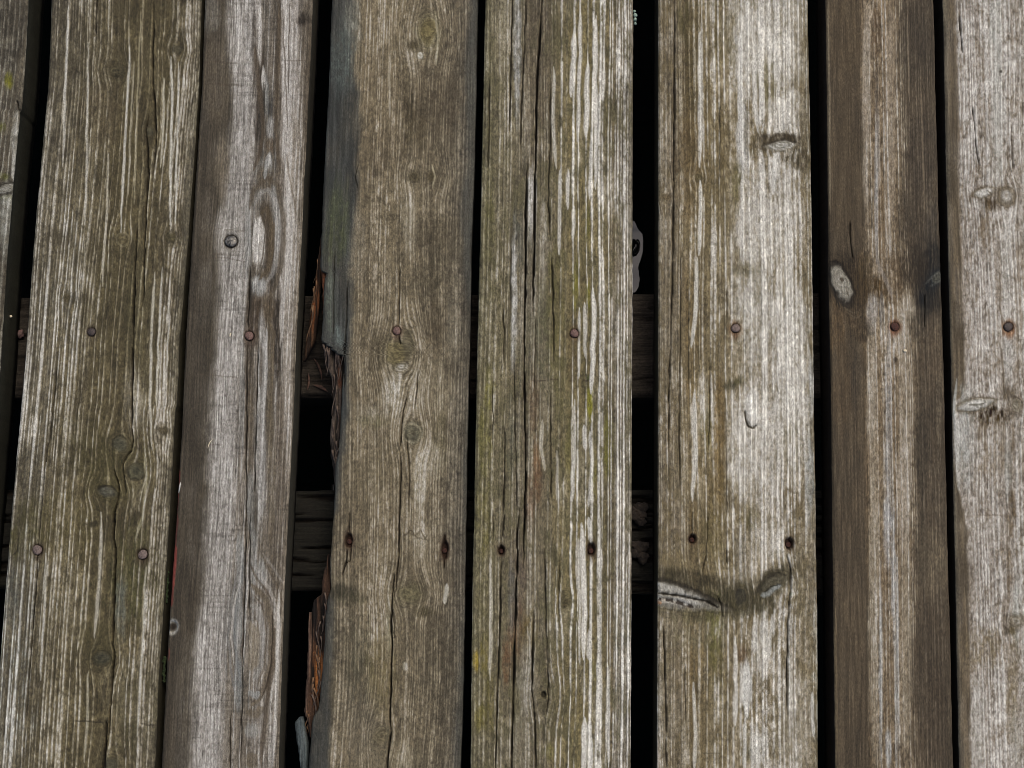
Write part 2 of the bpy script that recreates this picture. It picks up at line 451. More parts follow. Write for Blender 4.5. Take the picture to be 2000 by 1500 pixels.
def plank(name, parent, spec, seed, label, dense=True):
    yl = np.array(spec['left'], float); yr = np.array(spec['right'], float)
    def ext(p):
        k0 = (p[3 if len(p) > 3 else -1, 1] - p[0, 1]) / (p[3 if len(p) > 3 else -1, 0] - p[0, 0])
        s = spec.get('slope', k0)
        return np.vstack([[-2600, p[0, 1] + s * (-2600 - p[0, 0])], p, [3300, p[-1, 1] + s * (3300 - p[-1, 0])]])
    yl = ext(yl); yr = ext(yr)
    if dense:
        ys = np.concatenate([np.arange(-2590, -600, 60), np.arange(-600, -14, 16), np.arange(-14, 1516, spec.get('dy', 2.5)), np.arange(1516, 2100, 16), np.arange(2100, 3290, 60)])
    else:
        ys = np.concatenate([np.arange(-2590, -100, 60), np.arange(-100, 1600, 9.0), np.arange(1600, 3290, 60)])
    vis = spec.get('vis', (0, 1)); step = spec.get('dx', 1.65) if dense else 5.0
    n = lambda a, b, st: max(2, int((b - a) * W0 / st))
    parts = []
    if vis[0] > 0: parts.append(np.linspace(0, vis[0], n(0, vis[0], 7), endpoint=False))
    parts.append(np.linspace(vis[0], vis[1], n(vis[0], vis[1], step), endpoint=vis[1] >= 1))
    if vis[1] < 1: parts.append(np.linspace(vis[1], 1, n(vis[1], 1, 7)))
    s = np.concatenate(parts)
    Y = np.repeat(ys[:, None], len(s), 1)
    S = np.repeat(s[None, :], len(ys), 0)
    e = spec.get('rag', 0.42)
    xl = np.interp(ys, yl[:, 0], yl[:, 1]) + e * (2.2 * (vn(ys / 60.0, seed * 1.3, seed + 1) - 0.5) + 1.8 * (vn(ys / 11.0, seed * 2.3, seed + 2) - 0.5))
    xr = np.interp(ys, yr[:, 0], yr[:, 1]) + e * (2.2 * (vn(ys / 60.0, seed * 3.3, seed + 3) - 0.5) + 1.8 * (vn(ys / 11.0, seed * 4.3, seed + 4) - 0.5))
    X = xl[:, None] + (xr - xl)[:, None] * S
    # texture position across: where the left edge is broken away the grain does not move
    base_l = np.interp(ys, [p[0] for p in spec.get('grain_left', yl)], [p[1] for p in spec.get('grain_left', yl)])
    Sg = (X - base_l[:, None]) / (xr - base_l)[:, None]
    c, z, u = paint(spec, X, Y, Sg, seed)
    el = X - xl[:, None]; er = xr[:, None] - X
    em = np.minimum(el, er)
    rd = 1 - sstep(0, 5.5, em + 1.2)
    z = np.where(em < 2.5, np.maximum(z, -0.0010), z) - 0.0022 * rd
    if 'cup' in spec: z = z + spec['cup'] * ((S - 0.5) ** 2 * 4 - 0.5)
    wx, wy = place(X, Y)
    top = np.stack([wx, wy, z], -1)
    dep = np.array([0.0035, 0.010, 0.022, 0.036, THICK])
    sc = C(spec.get('side', (66, 62, 46)))
    def side(col):
        P = np.repeat(top[:, col:col + 1], len(dep), 1).copy()
        inw = 1 if col == 0 else -1
        P[..., 2] = -dep[None, :]
        wob = 0.0012 * (fbm(np.repeat(ys[:, None], len(dep), 1) / 30.0, dep[None, :] * 300 + seed, seed + 60, 2) - 0.5)
        P[..., 0] += inw * (np.abs(wob) + 0.0003)
        t = 0.55 + 0.9 * fbm(dep[None, :] * 700.0 + 0 * ys[:, None], np.repeat(ys[:, None], len(dep), 1) / 70.0, seed + 61, 3)
        cc = sc[None, None, :] * t[..., None]
        fu = (300 * (1 if col else 0)) + (dep[None, :] / MPP) * (1 if col else -1) + 0 * ys[:, None]
        return P, cc, fu
    PL, CL, UL = side(0); PR, CR, UR = side(len(s) - 1)
    P = np.concatenate([PL[:, ::-1], top, PR], 1)
    col = np.concatenate([CL[:, ::-1], c, CR], 1)
    fu = np.concatenate([UL[:, ::-1], u, UR], 1)
    fl = np.stack([fu, np.repeat(ys[:, None], fu.shape[1], 1), np.full(fu.shape, seed * 31.7)], -1)
    me = grid_mesh(name, P, wrap=True, color=col, flow=fl, caps=True)
    o = link(name, me, parent, WOOD)
    if label: o['label'] = label
    for nl in spec.get('nails', []):
        x, y, r = nl[:3]; mat = nl[5] if len(nl) > 5 else NAIL_GREY
        nail(o, x, y, r, mat, nl[6] if len(nl) > 6 else 0.0)
    for (x, y, rx, ry) in spec.get('holes', []):
        nail(o, x, y + ry * 0.1, rx * 0.62, NAIL_DEEP, -0.0062)
    return o

_nk = [0]
def nail(parent, x, y, r, mat, dz=0.0, name='nail'):
    _nk[0] += 1
    rg = np.random.default_rng(_nk[0] + 90)
    n = 22
    prof = [(0.0, 0.0007), (0.35, 0.00068), (0.7, 0.00052), (0.9, 0.0002), (1.0, -0.0003), (0.98, -0.0012), (0.6, -0.004)]
    th = np.linspace(0, 2 * math.pi, n, endpoint=False)
    wob = 1 + 0.05 * np.sin(2 * th + rg.uniform(0, 6)) + 0.03 * np.sin(3 * th + rg.uniform(0, 6))
    wx, wy = place(x, y)
    P = np.zeros((len(prof), n, 3)); rm = r * MPP * 1.01
    tx, ty = rg.uniform(-0.05, 0.05, 2)
    for i, (a, b) in enumerate(prof):
        P[i, :, 0] = np.cos(th) * rm * max(a, 0.001) * wob
        P[i, :, 1] = np.sin(th) * rm * max(a, 0.001) * wob
        P[i, :, 2] = b + 0.00012 * rg.uniform(-1, 1, n) * (a > 0) + P[i, :, 0] * tx + P[i, :, 1] * ty
    P = P[::-1].copy()
    me = grid_mesh(name, P, wrap=True, caps=False)
    o = link(name, me, parent, mat)
    o.location = (float(wx), float(wy), dz)
    return o

def slab(name, parent, left, right, z0, thick, colfn, seed, mat=ROT, rough=0.003, cols=30, dy=2.5, ztilt=None):
    """a splintered piece of wood between two outlines given as (y, x)"""
    L_ = np.array(left, float); R_ = np.array(right, float)
    ys = np.arange(max(L_[0, 0], R_[0, 0]), min(L_[-1, 0], R_[-1, 0]) + 0.1, dy)
    s = np.linspace(0, 1, cols)
    xl = np.interp(ys, L_[:, 0], L_[:, 1]) + 1.6 * (vn(ys / 9.0, seed, seed) - 0.5)
    xr = np.interp(ys, R_[:, 0], R_[:, 1])
    X = xl[:, None] + (xr - xl)[:, None] * s[None]
    Y = np.repeat(ys[:, None], cols, 1)
    f1 = fbm(X / 4.5, Y / 60.0, seed + 1, 3); f2 = fbm(X / 14.0, Y / 34.0, seed + 4, 3)
    z = z0 + rough * ((f1 - 0.5) * 1.6 + (f2 - 0.5) * 1.4)
    if ztilt is not None: z = z + ztilt(X, Y)
    z = z - 0.0025 * (1 - sstep(0, 4, np.minimum(X - xl[:, None], xr[:, None] - X) + 0.5))
    c = colfn(X, Y, f1, f2)
    zm = z0
    wx, wy = place(X, Y, zm)
    top = np.stack([wx, wy, z], -1)
    def side(k):
        P = np.repeat(top[:, k:k + 1], 2, 1).copy(); P[:, 0, 2] -= thick * 0.4; P[:, 1, 2] -= thick; return P
    P = np.concatenate([side(0)[:, ::-1], top, side(cols - 1)], 1)
    c = np.concatenate([np.repeat(c[:, :1], 2, 1), c, np.repeat(c[:, -1:], 2, 1)], 1)
    Xf = np.concatenate([np.repeat(X[:, :1], 2, 1) - 9, X, np.repeat(X[:, -1:], 2, 1) + 9], 1)
    fl = np.stack([Xf, np.repeat(ys[:, None], Xf.shape[1], 1), np.full(Xf.shape, seed * 5.1)], -1)
    me = grid_mesh(name, P, wrap=True, color=c, flow=fl, caps=True)
    return link(name, me, parent, mat)

# ------------------------------------------------------------------ the water far below, then the deck
def build_water():
    D = -0.62
    cx, cy = [float(v) for v in place(1246, 500, D)]
    xs = np.concatenate([np.linspace(-4, cx - 0.06, 40, endpoint=False), np.arange(cx - 0.06, cx + 0.06, 0.0012), np.linspace(cx + 0.06, 4, 40)])
    ys = np.concatenate([np.linspace(-4, cy - 0.14, 40, endpoint=False), np.arange(cy - 0.14, cy + 0.14, 0.0025), np.linspace(cy + 0.14, 4, 40)])
    X, Y = np.meshgrid(xs, ys)
    # dip shaped to mirror the sky through the slot as a pale patch
    pts = [(430, 1226, 1240), (445, 1222, 1247), (452, 1220, 1256), (470, 1220, 1260), (495, 1220, 1258), (512, 1220, 1252), (522, 1222, 1248), (545, 1222, 1251), (562, 1224, 1249), (573, 1228, 1242)]
    wy_ = [float(place(1246, p[0], D)[1]) for p in pts][::-1]
    wl = [float(place(p[1] - 24, p[0], D)[0]) for p in pts][::-1]
    wr = [float(place(p[2], p[0], D)[0]) for p in pts][::-1]
    xl = np.interp(Y, wy_, wl); xr = np.interp(Y, wy_, wr)
    tx, ty = [float(v) for v in place(1262, -60, 0.0)]
    vc = np.array((-cx, CAM_H - D)); vc /= np.linalg.norm(vc)
    vt = np.array((tx - cx, -D)); vt /= np.linalg.norm(vt)
    nrm = vc + vt; slx = -nrm[0] / nrm[1]
    Z = D - slx * np.clip(xr - X, 0, np.clip(xr - xl, 0, None)) * sstep(-0.10, -0.01, X - xl) * sstep(wy_[0] - 0.004, wy_[0] + 0.002, Y) * (1 - sstep(wy_[-1] - 0.002, wy_[-1] + 0.004, Y))
    hx, hy = [float(v) for v in place(1239, 484, D)]
    Z = Z + 0.0016 * (1 - sstep(0.55, 1.15, np.hypot((X - hx) / 0.006, (Y - hy) / 0.0085 - (X - hx) / 0.012)))  # small bump shaped to leave a dark spot in the mirrored sky
    P = np.stack([X, Y, Z], -1)[::-1].copy()
    me = grid_mesh('water', P)
    mt = bpy.data.materials.new('dark_water'); mt.use_nodes = True
    bs = mt.node_tree.nodes['Principled BSDF']
    nz = mt.node_tree.nodes.new('ShaderNodeTexNoise'); nz.inputs['Scale'].default_value = 3
    cr = mt.node_tree.nodes.new('ShaderNodeValToRGB')
    cr.color_ramp.elements[0].color = (0.002, 0.003, 0.003, 1); cr.color_ramp.elements[1].color = (0.005, 0.006, 0.005, 1)
    mt.node_tree.links.new(nz.outputs['Fac'], cr.inputs[0]); mt.node_tree.links.new(cr.outputs[0], bs.inputs['Base Color'])
    bs.inputs['Roughness'].default_value = 0.02; bs.inputs['IOR'].default_value = 1.5
    o = link('water', me, None, mt)
    tag(o, 'dark still water far below the deck gaps', None, None, 'structure')
build_water()

deck = bpy.data.objects.new('wooden_deck', None); COL.objects.link(deck)
tag(deck, 'weathered grey brown wooden deck of long nailed planks above dark water', 'deck')

# ---- joists under the planks
def joist(edge_a, edge_b, height, base, seed, label, cracks):
    """edge_a / edge_b: upper and lower outline of the top face, (x, y) drawing pairs"""
    zt = -THICK - 0.001
    n = 420; xs = np.linspace(-700, 2700, n)
    ya = np.interp(xs, [p[0] for p in edge_a], [p[1] for p in edge_a]); yb = np.interp(xs, [p[0] for p in edge_b], [p[1] for p in edge_b])
    ka = (edge_a[-1][1] - edge_a[0][1]) / (edge_a[-1][0] - edge_a[0][0]); ya = edge_a[0][1] + ka * (xs - edge_a[0][0])
    kb = (edge_b[-1][1] - edge_b[0][1]) / (edge_b[-1][0] - edge_b[0][0]); yb = edge_b[0][1] + kb * (xs - edge_b[0][0])
    ya = ya + 3 * (vn(xs / 40.0, 0.5, seed) - 0.5); yb = yb + 3 * (vn(xs / 40.0, 2.5, seed) - 0.5)
    s = np.linspace(0, 1, 80)
    Y = ya[:, None] + (yb - ya)[:, None] * s[None]; X = np.repeat(xs[:, None], 80, 1)
    f = fbm(Y / 7.0, X / 90.0, seed + 2, 3); g = fbm(Y / 20.0, X / 60.0, seed + 5, 3)
    z = zt + 0.002 * (f - 1) * cracks
    ck = sstep(0.60, 0.68, fbm(Y / 9.0, X / 130.0, seed + 8, 3)) * cracks
    z = z - 0.008 * ck
    z = z - 0.004 * (1 - sstep(0, 8, np.minimum(Y - ya[:, None], yb[:, None] - Y)))
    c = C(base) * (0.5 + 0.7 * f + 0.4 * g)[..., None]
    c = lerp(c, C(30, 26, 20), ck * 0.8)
    wx, wy = place(X, Y, zt)
    top = np.stack([wx, wy, z], -1)
    dp = np.array([0.012, 0.05, height])
    def side(k):
        P = np.repeat(top[:, k:k + 1], 3, 1).copy(); P[..., 2] -= dp[None]; return P
    P = np.concatenate([side(0)[:, ::-1], top, side(79)], 1)
    cc = np.concatenate([np.repeat(c[:, :1], 3, 1), c, np.repeat(c[:, -1:], 3, 1) * 1.1], 1)
    Yf = np.concatenate([np.repeat(Y[:, :1], 3, 1) - dp[::-1] * 1500, Y, np.repeat(Y[:, -1:], 3, 1) + dp * 1500], 1)
    fl = np.stack([Yf, np.repeat(xs[:, None], Yf.shape[1], 1), np.full(Yf.shape, seed * 7.7)], -1)
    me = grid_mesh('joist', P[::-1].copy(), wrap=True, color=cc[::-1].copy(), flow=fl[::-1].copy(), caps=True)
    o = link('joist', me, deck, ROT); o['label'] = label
    return o
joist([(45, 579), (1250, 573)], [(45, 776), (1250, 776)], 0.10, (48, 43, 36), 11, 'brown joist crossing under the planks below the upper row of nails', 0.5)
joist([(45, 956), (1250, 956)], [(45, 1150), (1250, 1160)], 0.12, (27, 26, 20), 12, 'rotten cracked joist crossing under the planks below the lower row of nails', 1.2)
joist([(45, 2080), (1250, 2080)], [(45, 2280), (1250, 2280)], 0.12, (84, 74, 58), 13, None or 'joist under the planks beyond the lower one', 0.6)
joist([(45, -640), (1250, -640)], [(45, -450), (1250, -450)], 0.12, (84, 74, 58), 14, 'joist under the planks beyond the upper one', 0.6)

def st(*rows):
    return [(s, C(a), C(b), k) for (s, a, b, k) in rows]

# ---- plank 0, cut by the left border
plank('plank', deck, dict(
    left=[(0, -240), (1500, -385)], right=[(0, 55), (150, 47), (213, 41), (218, 38), (350, 26), (500, 13), (720, 0), (1500, -66)],
    vis=(0.78, 1), side=(44, 44, 34),
    spacing=[(0, 8), (1, 7)], stops=st((0, (84, 76, 64), (150, 142, 128), 0.7), (1, (84, 76, 64), (150, 144, 132), 0.75)),
    knots=[dict(at=(12, 368, 24, 9), rot=-24, spindle=1, core=(150, 146, 138), core2=(96, 90, 80), rings=2, halo=(52, 46, 34), hs=0.7, rim=(38, 34, 24), rs=0.8)],
    patches=[(16, 158, 8, 14, (116, 112, 44), 0.9), (4, 248, 8, 10, (100, 98, 44), 0.7), (8, 345, 9, 8, (96, 94, 44), 0.8), (14, 386, 12, 5, (90, 88, 34), 0.8), (20, 60, 30, 60, (62, 56, 46), 0.6), (30, 300, 8, 70, (164, 160, 152), 0.7), (12, 430, 12, 70, (150, 148, 140), 0.6)],
    cracks=[([(32, 195), (36, 212), (41, 216)], 2.5)]), 20,
    'dark plank with moss and a pale knot, cut off by the left border')

# ---- plank 1
plank('plank', deck, dict(
    left=[(0, 100), (167, 93), (333, 78), (500, 63), (667, 51), (833, 37), (1000, 22), (1090, 15), (1167, 8), (1500, -18)],
    right=[(0, 393), (167, 388), (333, 377), (500, 364), (667, 350), (790, 345), (800, 342), (1000, 331), (1167, 320), (1333, 309), (1500, 302)],
    spacing=[(0, 8), (0.3, 9), (0.42, 13), (0.62, 17), (0.75, 14), (0.9, 11), (1, 8)], wander=6, wear=0.40, life=420, dens=0.78, relief=0.0009, flat=0.30,
    stops=st((0, (88, 80, 65), (168, 159, 145), 0.85), (0.3, (92, 82, 61), (172, 161, 140), 0.88), (0.55, (90, 80, 57), (165, 153, 128), 0.85), (0.68, (86, 76, 54), (150, 138, 112), 0.55), (0.78, (90, 80, 58), (180, 169, 148), 0.92), (0.93, (88, 78, 58), (170, 158, 140), 0.85), (1, (96, 88, 72), (150, 142, 126), 0.6)),
    knots=[dict(at=(228, 138, 17, 9), rot=-10, core=(62, 58, 46), core2=(92, 86, 68), rings=2, halo=(72, 64, 44), hs=0.6, warp=0.7),
           dict(at=(346, 96, 11, 8), core=(58, 56, 48), core2=(84, 80, 66), halo=(76, 68, 48), hs=0.5, warp=0.8),
           dict(at=(293, 257, 7, 10), core=(66, 64, 54), core2=(84, 80, 66), warp=0.9, wa=2.6, wb=4.5),
           dict(at=(240, 467, 13, 12), core=(98, 90, 70), core2=(66, 60, 46), rings=1.6, rim=(128, 118, 94), rs=0.4, warp=0.7),
           dict(at=(334, 464, 11, 8), core=(70, 66, 50), core2=(88, 82, 62), halo=(74, 66, 46), hs=0.4, warp=0.7),
           dict(at=(131, 582, 8, 9), core=(54, 48, 36), core2=(90, 82, 62), halo=(66, 60, 42), hs=0.4, warp=0.5),
           dict(at=(234, 867, 16, 14), rot=24, core=(62, 63, 56), core2=(78, 77, 66), rings=1.4, rim=(44, 40, 28), rs=0.85, rimdir=215, rimw=0.14, halo=(118, 108, 80), hs=0.35, warp=0.9),
           dict(at=(265, 921, 17, 16), core=(60, 61, 54), core2=(80, 78, 64), rings=1.6, rim=(48, 44, 32), rs=0.6, rimw=0.12, halo=(112, 102, 76), hs=0.3, warp=0.9),
           dict(at=(209, 960, 20, 11), rot=14, core=(94, 94, 90), core2=(60, 60, 54), rings=1.3, rim=(36, 32, 22), rs=0.9, rimdir=250, halo=(84, 76, 48), hs=0.7, warp=0.9),
           dict(at=(199, 1286, 17, 14), core=(62, 62, 54), core2=(78, 76, 62), rings=1.2, halo=(90, 82, 56), hs=0.5, rim=(46, 42, 30), rs=0.5, warp=0.9),
           dict(at=(183, 1023, 9, 5), rot=-20, core=(50, 46, 34), halo=(70, 64, 44), hs=0.4, warp=0.4),
           dict(at=(217, 1494, 15, 14), core=(60, 60, 52), core2=(76, 74, 62), halo=(84, 76, 52), hs=0.5, warp=0.8),
           dict(at=(319, 842, 11, 8), rot=30, core=(56, 50, 38), core2=(92, 84, 64), halo=(70, 62, 44), hs=0.5, warp=0.5)],
    patches=[(130, 250, 30, 330, (120, 110, 94), 0.35, {'ridge': 1}), (310, 120, 34, 150, (88, 78, 54), 0.55), (250, 330, 34, 90, (86, 76, 52), 0.5), (200, 220, 40, 60, (92, 80, 60), 0.5),
             (270, 620, 26, 150, (98, 90, 66), 0.5), (225, 590, 60, 110, (80, 72, 50), 0.4, {'valley': 1}), (110, 640, 40, 110, (192, 184, 170), 0.45, {'ridge': 1}), (70, 840, 34, 150, (188, 182, 170), 0.35, {'ridge': 1}),
             (262, 780, 18, 60, (176, 166, 148), 0.45), (230, 930, 70, 60, (84, 76, 46), 0.55), (180, 880, 60, 60, (78, 72, 44), 0.45, {'valley': 1}),
             (260, 1130, 50, 90, (86, 84, 48), 0.5, {'valley': 1}), (130, 1020, 60, 70, (96, 86, 54), 0.5, {'valley': 1}), (60, 1040, 30, 60, (88, 82, 46), 0.45), (236, 1190, 12, 60, (104, 106, 100), 0.55),
             (40, 1180, 34, 120, (176, 176, 170), 0.35, {'ridge': 1}), (20, 1340, 40, 130, (184, 186, 182), 0.6, {'ridge': 1}), (196, 1250, 40, 40, (88, 80, 52), 0.5), (270, 1380, 40, 100, (92, 86, 60), 0.35, {'valley': 1}),
             (25, 1060, 12, 30, (84, 78, 44), 0.7), (20, 1170, 16, 60, (96, 96, 90), 0.4), (140, 500, 18, 160, (196, 190, 178), 0.35, {'ridge': 1}), (372, 560, 12, 260, (92, 86, 74), 0.5)],
    strokes=[([(255, 80), (246, 230), (238, 400), (236, 455)], 2.6, (200, 190, 168), 0.75), ([(262, 120), (254, 260), (250, 380)], 2.0, (176, 164, 138), 0.6), ([(276, 20), (268, 200), (262, 400)], 2, (170, 158, 130), 0.5),
             ([(320, 150), (318, 260), (314, 330)], 3, (196, 184, 156), 0.6), ([(334, 110), (336, 180), (334, 300), (332, 440)], 3, (204, 194, 170), 0.75), ([(349, 120), (346, 300), (342, 440)], 2.4, (196, 186, 164), 0.65),
             ([(172, 80), (170, 260), (166, 440)], 2.6, (196, 186, 166), 0.6), ([(134, 10), (128, 150), (122, 330)], 3.2, (198, 188, 170), 0.6), ([(212, 300), (206, 460), (200, 560)], 2.4, (190, 178, 154), 0.6),
             ([(302, 530), (296, 640), (293, 780), (297, 880)], 3, (190, 180, 158), 0.65), ([(316, 520), (310, 660), (306, 800)], 2.6, (196, 186, 164), 0.7), ([(332, 540), (328, 660), (320, 800)], 2.4, (190, 180, 160), 0.6),
             ([(198, 1000), (196, 1080), (192, 1160), (184, 1250)], 4, (182, 172, 152), 0.7), ([(285, 1100), (280, 1200), (274, 1330), (268, 1440)], 3, (186, 176, 152), 0.6), ([(172, 1310), (170, 1400), (164, 1490)], 3, (176, 166, 142), 0.6),
             ([(282, 870), (286, 930), (278, 1010), (262, 1060)], 3, (168, 158, 128), 0.6), ([(90, 1080), (86, 1200), (78, 1330)], 3, (190, 182, 166), 0.5),
             ([(140, 1407), (170, 1409), (200, 1411)], 1.6, (48, 42, 30), 0.8), ([(274, 1414), (303, 1416)], 1.6, (48, 42, 30), 0.7), ([(37, 1040), (33, 1075), (16, 1093)], 1.5, (40, 34, 24), 0.8)],
    cracks=[([(300, 0), (298, 130), (300, 170), (303, 235), (306, 256), (302, 290), (301, 322)], 3.2), ([(291, 222), (285, 255), (288, 290), (290, 340), (287, 390), (284, 450), (281, 500), (280, 600)], 3.0),
            ([(268, 440), (266, 480), (263, 520), (262, 560), (261, 620), (259, 680), (258, 740), (257, 790), (256, 835), (260, 860), (255, 880), (246, 891), (240, 906), (238, 918)], 3.6),
            ([(242, 905), (241, 930), (247, 962)], 2), ([(223, 915), (225, 930), (232, 945), (233, 962), (230, 980), (223, 1000), (222, 1050), (225, 1072), (224, 1130), (222, 1200), (220, 1260), (223, 1280), (220, 1310), (217, 1360), (215, 1400), (213, 1432)], 4.2, 0.009),
            ([(208, 1408), (206, 1460), (199, 1512)], 3.4), ([(208, 1440), (204, 1510)], 2.6),
            ([(112, 712), (107, 760), (102, 790), (97, 850), (88, 910), (83, 950), (79, 1000), (74, 1070), (72, 1120), (68, 1170), (63, 1230), (57, 1310), (50, 1410)], 2.6), ([(190, -14), (187, 40), (185, 72)], 3.2)],
    nails=[(178, 648, 8.2, (84, 72, 56), 0.5, NAIL_DARK, -0.0004), (73, 1074, 9, (58, 44, 32), 0.7, NAIL_GREY, 0.0006), (279, 1083, 9, (58, 44, 30), 0.8, NAIL_GREY, 0.0006)]), 1,
    'olive brown plank with one long dark crack and grouped round knots')

